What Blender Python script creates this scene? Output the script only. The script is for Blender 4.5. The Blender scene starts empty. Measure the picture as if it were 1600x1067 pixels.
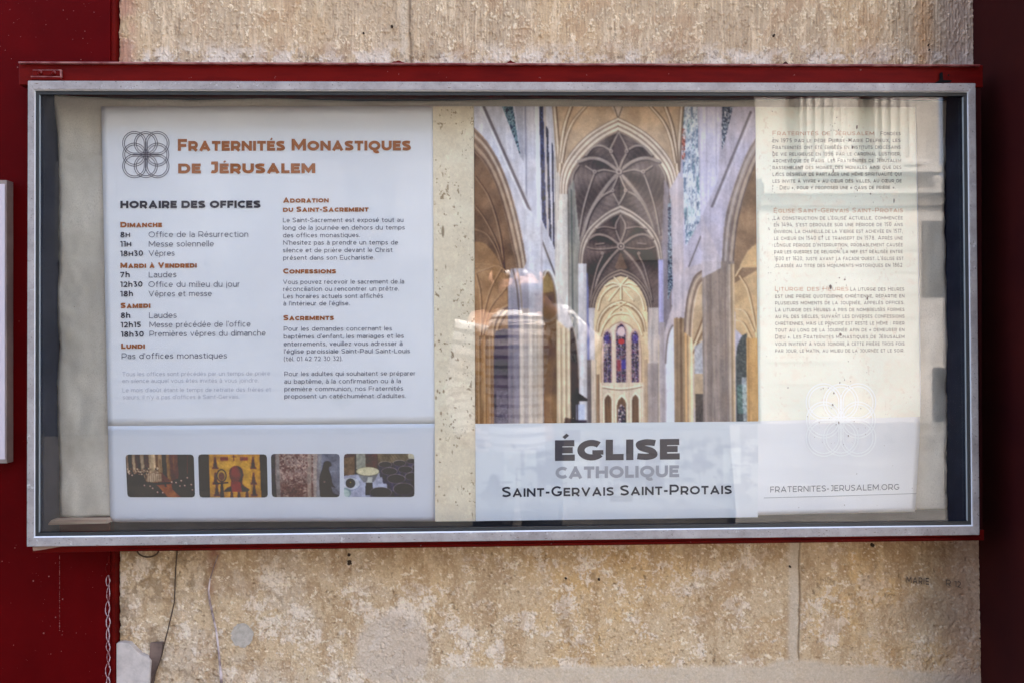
import bpy, bmesh, math, random
import numpy as np
from mathutils import Vector, Matrix

# ------------------------------------------------------------------ camera, sky, sun, exposure
SC = bpy.context.scene
COL = SC.collection
F_PX = 1250.0
CAM = np.array([0.0, 0.0, 1.40])
YAW, PITCH, ROLL = [math.radians(a) for a in (-1.44952643, 0.54742182, 0.35103927)]
RM = Matrix.Rotation(YAW, 3, 'Z') @ Matrix.Rotation(PITCH, 3, 'X') @ Matrix.Rotation(ROLL, 3, 'Y')
R = np.array(RM)
cam_d = bpy.data.cameras.new('camera'); cam = bpy.data.objects.new('camera', cam_d); COL.objects.link(cam)
cam_d.sensor_width = 36.0; cam_d.lens = F_PX / 1600.0 * 36.0; cam_d.clip_start = 0.01; cam_d.clip_end = 500.0
M4 = (RM @ Matrix(((1, 0, 0), (0, 0, -1), (0, 1, 0)))).to_4x4(); M4.translation = Vector(CAM)
cam.matrix_world = M4
SC.camera = cam

SUN_EL, SUN_AZ = math.radians(43), math.radians(14)      # behind the wall: the wall stands in its own shade
w = bpy.data.worlds.new('World'); SC.world = w; w.use_nodes = True
sky = w.node_tree.nodes.new('ShaderNodeTexSky'); sky.sky_type = 'NISHITA'; sky.sun_disc = False
sky.sun_elevation = SUN_EL; sky.sun_rotation = SUN_AZ; sky.dust_density = 5.0; sky.air_density = 0.7; sky.ozone_density = 0.0
bg = w.node_tree.nodes['Background']; bg.inputs['Strength'].default_value = 0.15
tint = w.node_tree.nodes.new('ShaderNodeVectorMath'); tint.operation = 'MULTIPLY'; tint.inputs[1].default_value = (1.12, 1.0, 0.92)   # warmer white balance put into the sky colour
w.node_tree.links.new(sky.outputs[0], tint.inputs[0]); w.node_tree.links.new(tint.outputs[0], bg.inputs['Color'])
sun_d = bpy.data.lights.new('sun', 'SUN'); sun_d.energy = 2.8; sun_d.angle = math.radians(0.5); sun_d.color = (1.0, 0.955, 0.90)
sun = bpy.data.objects.new('sun', sun_d); COL.objects.link(sun)
sdir = Vector((math.sin(SUN_AZ) * math.cos(SUN_EL), math.cos(SUN_AZ) * math.cos(SUN_EL), math.sin(SUN_EL)))
sun.rotation_euler = (-sdir).to_track_quat('-Z', 'Y').to_euler()
sun.location = (0, 6, 9)
SC.view_settings.view_transform = 'Standard'; SC.view_settings.look = 'None'
SC.view_settings.exposure = 3.4; SC.view_settings.gamma = 1.0; SC.view_settings.use_curve_mapping = False
try:
    SC.cycles.max_bounces = 8; SC.cycles.transparent_max_bounces = 12
except Exception:
    pass

rng = np.random.default_rng(7); random.seed(7)

# ------------------------------------------------------------------ measuring helpers
def rays(px, py):
    px = np.asarray(px, float); py = np.asarray(py, float)
    d = np.stack([(px - 800.0) / F_PX, np.ones_like(px), -(py - 533.5) / F_PX], -1)
    return d @ R.T
class Plane:
    def __init__(s, p, n): s.p = np.array(p, float); s.n = np.array(n, float) / np.linalg.norm(n)
    def shift(s, d): return Plane(s.p - s.n * d, s.n)          # d metres towards the viewer (n points into the wall)
def YP(y): return Plane((0, y, 0), (0, 1, 0))
def at(px, py, pl):
    if not isinstance(pl, Plane): pl = YP(pl)
    d = rays(px, py)
    t = ((pl.p - CAM) @ pl.n) / (d @ pl.n)
    return CAM + d * t[..., None]
def P(px, py, y): return tuple(at(px, py, y))

# ------------------------------------------------------------------ object helpers
def link(name, me, mat=None, parent=None):
    o = bpy.data.objects.new(name, me); COL.objects.link(o)
    if mat is not None:
        for m in (mat if isinstance(mat, (list, tuple)) else [mat]): me.materials.append(m)
    if parent is not None: o.parent = parent
    return o
def tag(o, label=None, cat=None, group=None, kind=None):
    if label: o['label'] = label
    if cat: o['category'] = cat
    if group: o['group'] = group
    if kind: o['kind'] = kind
    return o
def thing(name, label, cat, loc=(0, 0, 0), group=None):
    o = bpy.data.objects.new(name, None); COL.objects.link(o); o.location = loc; o.empty_display_size = 0.05
    return tag(o, label, cat, group)
def pyd(name, verts, faces, mat=None, parent=None, smooth=False, mats=None):
    me = bpy.data.meshes.new(name)
    me.from_pydata([tuple(map(float, v)) for v in verts], [], [tuple(map(int, f)) for f in faces]); me.update()
    if smooth: me.polygons.foreach_set('use_smooth', [True] * len(me.polygons))
    o = link(name, me, mat, parent)
    if mats is not None: me.polygons.foreach_set('material_index', list(map(int, mats)))
    if parent is not None:
        o.matrix_parent_inverse = Matrix.Translation(-Vector(parent_world(parent)))
    return o
def parent_world(p):
    loc = Vector(p.location); q = p.parent
    return loc
def setpar(o, p):
    o.parent = p; o.matrix_parent_inverse = Matrix.Translation(-Vector(p.location)); return o
class MB:
    """collects boxes, prisms and tubes, links them as one mesh"""
    def __init__(s): s.v = []; s.f = []; s.m = []
    def add(s, v, f, mi=0):
        n = len(s.v); s.v += [tuple(x) for x in v]; s.f += [tuple(n + i for i in q) for q in f]; s.m += [mi] * len(f)
    def box(s, x0, x1, y0, y1, z0, z1, mi=0):
        s.add([(x0, y0, z0), (x1, y0, z0), (x1, y1, z0), (x0, y1, z0), (x0, y0, z1), (x1, y0, z1), (x1, y1, z1), (x0, y1, z1)],
              [(0, 1, 5, 4), (1, 2, 6, 5), (2, 3, 7, 6), (3, 0, 4, 7), (4, 5, 6, 7), (3, 2, 1, 0)], mi)
    def prism(s, front, back, mi=0):
        n = len(front)
        s.add(list(front) + list(back), [tuple(range(n)), tuple(range(2 * n - 1, n - 1, -1))] +
              [(i, i + n, (i + 1) % n + n, (i + 1) % n) for i in range(n)], mi)
    def pix(s, pts, y0, y1, mi=0):
        """prism with its front outline measured at depth y0, straight back to y1"""
        fr = [P(a, b, y0) for a, b in pts]; s.prism(fr, [(p[0], y1, p[2]) for p in fr], mi)
    def tube(s, pts, rad, n=8, mi=0, cap=True, stripe=None):
        pts = [Vector(p) for p in pts]; k = len(pts)
        rad = [rad] * k if not hasattr(rad, '__len__') else rad
        up = Vector((0, 0, 1)); base = len(s.v)
        prev = None
        for i in range(k):
            t = (pts[min(i + 1, k - 1)] - pts[max(i - 1, 0)]).normalized()
            if prev is None:
                a = t.cross(up) if abs(t.dot(up)) < .95 else t.cross(Vector((1, 0, 0)))
            else:
                a = prev - t * prev.dot(t)
            a.normalize(); prev = a; b = t.cross(a)
            r = rad[i]; ra, rb = r if hasattr(r, '__len__') else (r, r)
            for j in range(n):
                q = 2 * math.pi * j / n
                s.v.append(tuple(pts[i] + a * (math.cos(q) * ra) + b * (math.sin(q) * rb)))
        for i in range(k - 1):
            for j in range(n):
                s.f.append((base + i * n + j, base + i * n + (j + 1) % n, base + (i + 1) * n + (j + 1) % n, base + (i + 1) * n + j))
                s.m.append(stripe(i) if stripe else mi)
        if cap:
            s.f.append(tuple(base + j for j in range(n))[::-1]); s.m.append(mi)
            s.f.append(tuple(base + (k - 1) * n + j for j in range(n))); s.m.append(mi)
    def build(s, name, mat=None, parent=None, smooth=False, bevel=0):
        o = pyd(name, s.v, s.f, mat, parent, smooth, s.m)
        bm = bmesh.new(); bm.from_mesh(o.data); bmesh.ops.recalc_face_normals(bm, faces=bm.faces); bm.to_mesh(o.data); bm.free()
        if bevel:
            md = o.modifiers.new('bevel', 'BEVEL'); md.width = bevel; md.segments = 2; md.limit_method = 'ANGLE'
        return o

def grid_mesh(name, V, C=None, mat=None, parent=None, smooth=True):
    """V: (h,w,3) points, C: (h,w,3) linear colours stored as the print / stone colour"""
    h, wd = V.shape[:2]
    me = bpy.data.meshes.new(name)
    idx = np.arange(h * wd).reshape(h, wd)
    q = np.stack([idx[:-1, :-1], idx[1:, :-1], idx[1:, 1:], idx[:-1, 1:]], -1).reshape(-1, 4)
    me.vertices.add(h * wd); me.vertices.foreach_set('co', np.ascontiguousarray(V, dtype=np.float32).ravel())
    nf = len(q); me.loops.add(nf * 4); me.loops.foreach_set('vertex_index', q.astype(np.int32).ravel())
    me.polygons.add(nf); me.polygons.foreach_set('loop_start', np.arange(0, nf * 4, 4, dtype=np.int32))
    me.polygons.foreach_set('loop_total', np.full(nf, 4, dtype=np.int32))
    me.update(calc_edges=True); me.validate()
    me.polygons.foreach_set('use_smooth', np.full(nf, smooth))
    if C is not None:
        a = me.attributes.new('ink', 'FLOAT_COLOR', 'POINT')
        rgba = np.ones((h * wd, 4), np.float32); rgba[:, :3] = np.clip(C, 0, 1).reshape(-1, 3); a.data.foreach_set('color', rgba.ravel())
    o = link(name, me, mat)
    if parent is not None: setpar(o, parent)
    return o

# ------------------------------------------------------------------ noise on arrays
def hsh(i, j, s):
    n = (i.astype(np.int64) * 374761393 + j.astype(np.int64) * 668265263 + s * 974634777) & 0xffffffff
    n = ((n ^ (n >> 13)) * 1274126177) & 0xffffffff
    return ((n ^ (n >> 16)) & 0xffffff) / float(0xffffff)
def vn(x, y, s=0):
    i = np.floor(x); j = np.floor(y); u = x - i; v = y - j
    u = u * u * (3 - 2 * u); v = v * v * (3 - 2 * v)
    return (hsh(i, j, s) * (1 - u) + hsh(i + 1, j, s) * u) * (1 - v) + (hsh(i, j + 1, s) * (1 - u) + hsh(i + 1, j + 1, s) * u) * v
def fbm(x, y, s=0, o=4, g=.5):
    a = 1.0; t = 0; k = 0
    for i in range(o):
        t = t + a * vn(x, y, s + i * 17); k += a; x = x * 2.03 + 3.1; y = y * 2.03 + 7.7; a *= g
    return t / k
def ss(a, b, x):
    t = np.clip((x - a) / (b - a), 0, 1); return t * t * (3 - 2 * t)
def s2l(c):
    c = np.asarray(c, float) / 255.0
    return np.where(c <= .04045, c / 12.92, ((c + .055) / 1.055) ** 2.4)
VEIL = .032                                   # what the pane adds in front of the print
PAPER_SEEN = s2l((205, 207, 216)); PAPER_ALB = 0.80
def ink(c):                                  # colour as it looks next to the white paper -> ink albedo
    return np.clip((s2l(c) - VEIL) / (PAPER_SEEN - VEIL) * PAPER_ALB, .003, .85)

# ------------------------------------------------------------------ materials
def mat(name, col=(.5, .5, .5), rough=.6, metal=0.0, spec=.5):
    m = bpy.data.materials.new(name); m.use_nodes = True
    b = m.node_tree.nodes['Principled BSDF']
    b.inputs['Base Color'].default_value = (*col, 1); b.inputs['Roughness'].default_value = rough; b.inputs['Metallic'].default_value = metal
    b.inputs['Specular IOR Level'].default_value = spec
    return m
def N(m, t, **k):
    n = m.node_tree.nodes.new(t)
    for a, v in k.items():
        if a in n.inputs: n.inputs[a].default_value = v
        else: setattr(n, a, v)
    return n
def Lk(m, a, b): m.node_tree.links.new(a, b)
def bsdf(m): return m.node_tree.nodes['Principled BSDF']
def noise_col(m, c1, c2, scale, lo=.4, hi=.6, detail=6, stretch=(1, 1, 1), prev=None, rough=.55):
    tc = N(m, 'ShaderNodeTexCoord'); mp = N(m, 'ShaderNodeMapping'); mp.inputs['Scale'].default_value = stretch
    Lk(m, tc.outputs['Object'], mp.inputs['Vector'])
    n = N(m, 'ShaderNodeTexNoise', Scale=scale, Detail=detail, Roughness=rough); Lk(m, mp.outputs[0], n.inputs['Vector'])
    r = N(m, 'ShaderNodeMapRange'); r.inputs['From Min'].default_value = lo; r.inputs['From Max'].default_value = hi
    Lk(m, n.outputs['Fac'], r.inputs['Value'])
    mx = N(m, 'ShaderNodeMix', data_type='RGBA')
    Lk(m, r.outputs[0], mx.inputs[0])
    if prev is None: mx.inputs[6].default_value = (*c1, 1)
    else: Lk(m, prev, mx.inputs[6])
    mx.inputs[7].default_value = (*c2, 1)
    Lk(m, mx.outputs[2], bsdf(m).inputs['Base Color'])
    return mx.outputs[2], r.outputs[0]
def bump(m, scale, strength, dist=.001, detail=6, stretch=(1, 1, 1), height=None):
    bp = N(m, 'ShaderNodeBump'); bp.inputs['Strength'].default_value = strength; bp.inputs['Distance'].default_value = dist
    if height is None:
        tc = N(m, 'ShaderNodeTexCoord'); mp = N(m, 'ShaderNodeMapping'); mp.inputs['Scale'].default_value = stretch
        Lk(m, tc.outputs['Object'], mp.inputs['Vector'])
        n = N(m, 'ShaderNodeTexNoise', Scale=scale, Detail=detail); Lk(m, mp.outputs[0], n.inputs['Vector']); height = n.outputs['Fac']
    Lk(m, height, bp.inputs['Height']); Lk(m, bp.outputs[0], bsdf(m).inputs['Normal'])
def mat_ink(name, rough=.45, bumpk=None):
    m = mat(name, rough=rough); a = N(m, 'ShaderNodeAttribute', attribute_name='ink'); Lk(m, a.outputs['Color'], bsdf(m).inputs['Base Color'])
    if bumpk: bump(m, *bumpk)
    return m

RED = (.095, .0016, .0022)
M_red = mat('red gloss paint', RED, .5, 0, .03)
pc, _ = noise_col(M_red, RED, (.072, .0012, .0018), 9, .35, .7, 5)
noise_col(M_red, None, (.15, .025, .022), 260, .72, .80, 2, prev=pc); bump(M_red, 60, .12, .001)
M_redbox = mat('red case paint', (.13, .006, .004), .5, 0, .05)
pc, _ = noise_col(M_redbox, (.125, .0050, .0035), (.085, .0035, .003), 14, .4, .7, 6, (1, 1, 6))
noise_col(M_redbox, None, (.24, .13, .12), 120, .71, .76, 3, prev=pc); bump(M_redbox, 40, .15, .001)
M_reddark = mat('dark mottled red', (.030, .0045, .004), .6, 0, .08)
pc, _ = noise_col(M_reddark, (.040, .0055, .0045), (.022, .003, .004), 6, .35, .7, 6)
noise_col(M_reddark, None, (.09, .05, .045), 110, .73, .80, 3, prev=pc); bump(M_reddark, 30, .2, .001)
M_pinkedge = mat('worn pink edge of the red paint', (.26, .10, .085), .5); noise_col(M_pinkedge, (.30, .12, .10), (.16, .02, .018), 60, .4, .6)
M_alu = mat('weathered aluminium', (.42, .42, .43), .6, .1)
pc, _ = noise_col(M_alu, (.40, .375, .35), (.25, .23, .215), 26, .36, .66, 10, rough=.7)
pc, _ = noise_col(M_alu, None, (.13, .115, .105), 120, .57, .70, 8, prev=pc, rough=.75)
pc, _ = noise_col(M_alu, None, (.60, .59, .57), 75, .60, .70, 8, prev=pc, rough=.75)
noise_col(M_alu, None, (.06, .052, .045), 330, .68, .72, 3, prev=pc); bump(M_alu, 220, .5, .0008)
M_alubright = mat('bright aluminium edge', (.86, .87, .88), .4, .15)
M_navy = mat('navy lining', (.022, .026, .040), .8, 0, .1); noise_col(M_navy, (.015, .020, .036), (.024, .030, .050), 25, .4, .7); bump(M_navy, 200, .2, .0005)
M_gasket = mat('rubber gasket', (.02, .024, .024), .5)
M_seal = mat('clear glazing seal', (.30, .34, .35), .35)
M_dark = mat('dark gap', (.008, .007, .007), .9, 0, .1)
M_hole = mat('dark brown hole', (.055, .038, .025), .95, 0, .1)
M_wood = mat('bare wood', (.42, .28, .20), .8); noise_col(M_wood, (.46, .32, .24), (.26, .16, .11), 40, .4, .65, 5, (.2, 1, 4))
M_wire = mat('rusty wire', (.085, .06, .042), .8, 0, .1)
M_cable = mat('painted cable', (.16, .10, .075), .7); noise_col(M_cable, (.19, .13, .10), (.07, .045, .035), 30, .4, .65)
M_cable2 = mat('pale painted cable', (.62, .53, .51), .6); noise_col(M_cable2, (.66, .57, .55), (.20, .14, .12), 22, .50, .62)
M_bead = mat('dried sealant', (.52, .38, .39), .5); noise_col(M_bead, (.60, .47, .48), (.22, .05, .05), 130, .48, .62)
M_linen = mat('linen cloth', (.36, .33, .28), .95)
pc, _ = noise_col(M_linen, (.68, .61, .52), (.52, .46, .385), 9, .35, .65, 6)
noise_col(M_linen, None, (.47, .415, .345), 800, .48, .75, 3, (1, 1, .6), prev=pc)
def weave(m):
    tc = N(m, 'ShaderNodeTexCoord')
    w1 = N(m, 'ShaderNodeTexWave', Scale=330, Distortion=2.5, Detail=2); w1.bands_direction = 'X'
    w2 = N(m, 'ShaderNodeTexWave', Scale=330, Distortion=2.5, Detail=2); w2.bands_direction = 'Z'
    Lk(m, tc.outputs['Object'], w1.inputs['Vector']); Lk(m, tc.outputs['Object'], w2.inputs['Vector'])
    ad = N(m, 'ShaderNodeMath', operation='ADD'); Lk(m, w1.outputs['Fac'], ad.inputs[0]); Lk(m, w2.outputs['Fac'], ad.inputs[1])
    bump(m, 1, .35, .0005, height=ad.outputs[0])
weave(M_linen)
M_paper = mat('white poster paper', (.81, .80, .81), .42)
pc, _ = noise_col(M_paper, (.825, .805, .825), (.77, .75, .775), 6, .38, .68, 5)
noise_col(M_paper, None, (.70, .70, .72), 14, .66, .80, 5, prev=pc); bump(M_paper, 6, .35, .006, 3)
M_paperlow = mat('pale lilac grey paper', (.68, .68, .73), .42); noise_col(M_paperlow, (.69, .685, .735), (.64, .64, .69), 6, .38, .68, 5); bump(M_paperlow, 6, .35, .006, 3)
M_print = mat_ink('printed ink', .42)
M_stone = mat_ink('old limestone', .9)
def stone_fine(m):
    a = [n for n in m.node_tree.nodes if n.type == 'ATTRIBUTE'][0]
    tc = N(m, 'ShaderNodeTexCoord')
    n1 = N(m, 'ShaderNodeTexNoise', Scale=420.0, Detail=4.0, Roughness=.7); Lk(m, tc.outputs['Object'], n1.inputs['Vector'])
    r = N(m, 'ShaderNodeMapRange'); r.inputs['From Min'].default_value = .3; r.inputs['From Max'].default_value = .7
    r.inputs['To Min'].default_value = .86; r.inputs['To Max'].default_value = 1.12; Lk(m, n1.outputs['Fac'], r.inputs['Value'])
    vm = N(m, 'ShaderNodeVectorMath', operation='SCALE'); Lk(m, a.outputs['Color'], vm.inputs[0]); Lk(m, r.outputs[0], vm.inputs['Scale'])
    Lk(m, vm.outputs[0], bsdf(m).inputs['Base Color'])
    bump(m, 1, .35, .001, height=n1.outputs['Fac'])
stone_fine(M_stone)
M_patch = mat('grey cement', (.44, .42, .37), .95, 0, .1); noise_col(M_patch, (.50, .455, .375), (.40, .365, .30), 160, .4, .65, 6); bump(M_patch, 350, .4, .001)
M_slab = mat('pale cement render', (.47, .44, .41), .95); noise_col(M_slab, (.58, .52, .455), (.43, .385, .335), 70, .42, .7, 7); bump(M_slab, 160, .5, .001)
M_noticewhite = mat('white plastic notice', (.62, .57, .60), .5)
M_noticeframe = mat('beige notice frame', (.30, .245, .21), .6); noise_col(M_noticeframe, (.32, .26, .22), (.24, .19, .165), 20)
M_skin = mat('skin', (.42, .25, .18), .55); M_hair = mat('dark hair', (.02, .015, .012), .6)
M_white = mat('white cotton', (.75, .75, .76), .9); M_navystripe = mat('navy cotton', (.03, .04, .085), .9); M_jeans = mat('dark trousers', (.03, .035, .05), .9)
M_black = mat('black plastic', (.012, .012, .013), .4); M_leather = mat('dark shoe leather', (.02, .015, .012), .5)
M_facade = mat('pale ashlar', (.60, .53, .42), .9); noise_col(M_facade, (.33, .325, .32), (.20, .197, .193), 1.2, .35, .7, 6)
M_facadejoint = mat('brownish facade mortar', (.30, .27, .22), .9)  # mortar browner than the ashlar blocks
M_darkbuilding = mat('added dark building surface', (.014, .015, .018), .8, 0, .1); noise_col(M_darkbuilding, (.016, .017, .020), (.010, .0105, .012), 1.0)  # near-black so the added building reflects only dimly
M_winglass = mat('dark window glass', (.012, .014, .017), .15)
M_pave = mat('dark asphalt paving', (.05, .048, .045), .95, 0, .1); noise_col(M_pave, (.055, .052, .048), (.04, .038, .036), 2.5)

def glass_mat():
    m = bpy.data.materials.new('window glass'); m.use_nodes = True; nt = m.node_tree; nt.nodes.clear()
    out = nt.nodes.new('ShaderNodeOutputMaterial')
    tr = nt.nodes.new('ShaderNodeBsdfTransparent'); tr.inputs[0].default_value = (.955, .975, .965, 1)
    gl = nt.nodes.new('ShaderNodeBsdfGlossy'); gl.inputs['Roughness'].default_value = .017
    ge = nt.nodes.new('ShaderNodeNewGeometry')
    mr = nt.nodes.new('ShaderNodeMapRange'); mr.inputs['To Min'].default_value = 1.52; mr.inputs['To Max'].default_value = 1 / 1.52
    nt.links.new(ge.outputs['Backfacing'], mr.inputs['Value'])
    fr = nt.nodes.new('ShaderNodeFresnel'); nt.links.new(mr.outputs[0], fr.inputs['IOR'])
    mx = nt.nodes.new('ShaderNodeMixShader'); nt.links.new(fr.outputs[0], mx.inputs[0]); nt.links.new(tr.outputs[0], mx.inputs[1]); nt.links.new(gl.outputs[0], mx.inputs[2])
    # thin film of street dust on the pane
    tc = nt.nodes.new('ShaderNodeTexCoord')
    n1 = nt.nodes.new('ShaderNodeTexNoise'); n1.inputs['Scale'].default_value = 5.0; n1.inputs['Detail'].default_value = 8.0; nt.links.new(tc.outputs['Object'], n1.inputs['Vector'])
    r1 = nt.nodes.new('ShaderNodeMapRange'); r1.inputs['From Min'].default_value = .40; r1.inputs['From Max'].default_value = .75; r1.inputs['To Min'].default_value = .001; r1.inputs['To Max'].default_value = .013
    nt.links.new(n1.outputs['Fac'], r1.inputs['Value'])
    df = nt.nodes.new('ShaderNodeBsdfDiffuse'); df.inputs[0].default_value = (.55, .53, .50, 1)
    m2 = nt.nodes.new('ShaderNodeMixShader'); nt.links.new(r1.outputs[0], m2.inputs[0]); nt.links.new(mx.outputs[0], m2.inputs[1]); nt.links.new(df.outputs[0], m2.inputs[2])
    nt.links.new(m2.outputs[0], out.inputs['Surface'])
    return m
M_glass = glass_mat()
M_dirt = mat('brown grime', (.17, .125, .10), .9)

# ------------------------------------------------------------------ depths (metres from the camera into the wall)
Y_FRAME, Y_GLASS, Y_BODY, Y_PANEL, Y_WALL = 1.250, 1.258, 1.266, 1.330, 1.345
Y_LIN, Y_POST, Y_BACK = 1.319, 1.311, 1.333
Z_GROUND = 0.0

# ------------------------------------------------------------------ ground
pave = MB(); pave.box(-14, 14, -11.0, 2.0, -.2, Z_GROUND)
tag(pave.build('pavement', M_pave), kind='structure')

M_paleground = mat('added pale ground', (.29, .28, .26), .95, 0, .1); noise_col(M_paleground, (.20, .198, .19), (.15, .148, .14), 1.5)
fl = MB(); ol = [(1.2, -1.5), (1.9, -3.7), (4.0, -10.9), (13.5, -10.9), (13.5, -1.5)]
fl.prism([(x, y, .12) for x, y in ol], [(x, y, -.1) for x, y in ol])  # added pale ground, outlined to brighten the right of the pane's reflection
tag(fl.build('added_pale_ground', M_paleground), kind='structure')
# ------------------------------------------------------------------ stone wall
def build_wall():
    px = np.linspace(168, 1548, 1240)
    top = np.concatenate([np.linspace(-1450, -430, 24), np.linspace(-424, -20, 110), np.linspace(-18, 125, 133)])
    mid = np.linspace(140, 815, 30)
    bot = np.concatenate([np.linspace(822, 1080, 235), np.linspace(1084, 1400, 80), np.linspace(1430, 2700, 30)])
    py = np.concatenate([top, mid, bot])
    X, Y = np.meshgrid(px, py)
    upper = Y < 480
    # joints
    wob = 5 * (fbm(X / 40, Y / 40, 3, 3) - .5)
    up_j = np.exp(-((X + wob - 632 - (Y - 50) * .03) / 7.0) ** 2) * upper
    lo_j = np.exp(-((X + wob - 1240 + 0 * Y) / 9.0) ** 4) * (~upper)
    yb = 1041 + 9 * (fbm(X / 60, X * 0, 5, 4) - .5) + np.where(X > 1235, 5 * np.sin(X / 45) + (X - 1235) * .028, 0) - 14 * ss(1180, 1240, X) * ss(1330, 1250, X)
    bed = ss(-5, 5, Y - yb) * (X > 185) * ss(560, 760, X)
    mort = np.clip(np.maximum(lo_j, bed), 0, 1)
    # colours as albedo
    def A(c, k=.70): return s2l(c) / .62 * k
    n1 = fbm(X / 150, Y / 150, 11, 5); n2 = fbm(X / 45, Y / 45, 21, 5); n3 = fbm(X / 13, Y / 13, 31, 4); n4 = fbm(X / 4.2, Y / 4.2, 41, 3)
    base_u = A((176, 157, 130)); base_l = A((190, 170, 138))
    C = np.where(upper[..., None], base_u, base_l) * np.ones(X.shape + (3,))
    def mixc(C, c, m): return C * (1 - m[..., None]) + A(c) * m[..., None]
    # lower stones: honey ground, ragged white bloom, grey trowelling, dense fine grain
    lo = ~upper
    rg = fbm(X / 26, Y / 22, 201, 6, .68); rg2 = fbm(X / 60, Y / 46, 211, 7, .66); fg = fbm(X / 3.0, Y / 3.4, 221, 3, .7); fg2 = fbm(X / 2.0, Y / 2.6, 231, 2, .8)
    och = ss(.40, .66, rg2 * .5 + n1 * .5) * lo * ss(480, 950, X); C = mixc(C, (196, 163, 110), och * .8)
    C = mixc(C, (172, 140, 96), ss(.50, .68, fbm(X / 80, Y / 50, 241, 6, .6)) * lo * ss(620, 900, X) * .55)
    gry = ss(.42, .62, fbm(X / 90, Y / 60, 61, 6, .62)) * lo * ss(900, 380, X); C = mixc(C, (180, 166, 148), gry * .7)
    C = mixc(C, (158, 134, 104), ss(.52, .66, rg) * lo * .45 * ss(1500, 700, X))
    wh = ss(.525, .575, .45 * rg + .38 * rg2 + .17 * fg) * lo * (1 - .55 * ss(1260, 1380, X)); C = mixc(C, (218, 208, 192), wh * .8)
    C = mixc(C, (152, 122, 84), ss(.52, .60, fbm(X / 22, Y / 60, 301, 6, .64)) * lo * .5)
    C = mixc(C, (146, 118, 84), lo * ss(912, 850, Y) * ss(.40, .58, fbm(X / 9, Y / 90, 311, 4, .6)) * .55)
    C = mixc(C, (176, 150, 118), ss(.50, .62, fbm(X / 5, Y / 16, 321, 4, .7)) * lo * .35)
    C = mixc(C, (216, 206, 192), ss(.50, .60, .6 * rg + .4 * fg) * lo * np.exp(-(((X - 975) / 130.0) ** 2 + ((Y - 905) / 42.0) ** 2)) * .8)
    spk = ss(.54, .66, fg) * lo; C = mixc(C, (220, 204, 172), spk * .32)
    flk = ss(.68, .72, fbm(X / 6.5, Y / 5.5, 291, 4, .6)) * lo; C = mixc(C, (226, 216, 192), flk * .7)
    dsp = ss(.60, .70, fg2 * .6 + fbm(X / 7, Y / 9, 91, 4, .7) * .4) * lo; C = mixc(C, (140, 116, 84), dsp * .4)
    pit = ss(.70, .76, fbm(X / 6, Y / 6, 251, 3, .6)) * lo; C = mixc(C, (104, 84, 60), pit * .5 * ss(.45, .6, n2))
    bl = ss(.50, .60, fbm(X / 13, Y / 13, 101, 6, .66)) * ss(.42, .58, fbm(X / 60, Y / 60, 111, 4)) * ss(420, 300, X) * lo; C = mixc(C, (128, 106, 78), bl * .65)
    # upper stones: vertical tooling, pale crusts and runs
    st = fbm(X / 2.6, Y / 40, 121, 3, .65); st2 = fbm(X / 8, Y / 60, 131, 5, .62); cr = fbm(X / 3.4, Y / 5.5, 141, 4, .7)
    comb = ss(640, 660, X) * (.5 + .5 * np.sin(X * 1.35 + 2.0 * fbm(X / 30, Y / 80, 261, 2)))
    C = np.where(upper[..., None], C * (.84 + .30 * st[..., None]), C)
    C = np.where(upper[..., None], C * (1 - .10 * comb[..., None]), C)
    C = mixc(C, (192, 166, 128), ss(.45, .62, n1) * upper * .5)
    C = mixc(C, (212, 194, 164), ss(.54, .66, st2) * upper * .55)
    C = mixc(C, (226, 212, 184), ss(.57, .66, cr) * upper * ss(.40, .56, n2) * .75)
    C = mixc(C, (116, 92, 68), ss(.64, .72, fbm(X / 2.8, Y / 9, 271, 3, .7)) * upper * .45)
    C = mixc(C, (208, 199, 186), ss(.42, .60, rg) * upper * ss(58, 94, Y) * .8)
    C = mixc(C, (96, 78, 62), ss(.62, .70, fbm(X / 5, Y / 5, 281, 3, .7)) * upper * ss(66, 96, Y) * .6)
    C = mixc(C, (156, 124, 92), ss(.55, .72, n2) * upper * .4)
    C = mixc(C, (166, 122, 104), upper * ss(222, 196, X) * ss(.35, .55, n2) * .7)
    C = mixc(C, (150, 128, 118), upper * ss(1440, 1500, X) * .6)
    C = mixc(C, (178, 132, 84), upper * np.exp(-((X - 1443) / 14.0) ** 2) * .6)
    C = mixc(C, (186, 172, 150), up_j * .8)
    C = mixc(C, (96, 80, 62), upper * np.exp(-((X + wob - 641 - (Y - 50) * .03) / 2.2) ** 2) * .7)
    # mortar
    C = mixc(C, (190, 178, 158), mort * .9 * (.75 + .35 * n3))
    edge = np.exp(-((X + wob - 1248.5) / 1.6) ** 2) * (~upper) * (1 - bed); C = mixc(C, (104, 82, 54), edge * .75)
    # red smear beside the pale cable, redder, darker tone towards the right end
    sm = np.exp(-((X - 333 + (Y - 880) * .10) / 9.0) ** 2) * ss(965, 900, Y) * (~upper) * ss(.3, .55, n2); C = mixc(C, (128, 78, 62), sm * .75)
    C = mixc(C, (152, 124, 108), (~upper) * ss(1440, 1510, X) * .55)
    stn = np.exp(-(((X - 1450) / 45.0) ** 2 + ((Y - 950) / 28.0) ** 2)) * (~upper); C = mixc(C, (124, 96, 68), stn * .5)
    dk = np.exp(-(((X - 1490) / 16.0) ** 2 + ((Y - 975) / 26.0) ** 2)); C = mixc(C, (96, 80, 70), dk * .25)
    # grey trowelled patch
    pr = np.sqrt(((X - 615) / 62.0) ** 2 + ((Y - 1015) / 60.0) ** 2) + .5 * (n2 - .5); pm = ss(1.05, .75, pr); C = mixc(C, (188, 176, 160), pm * .75)
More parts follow.
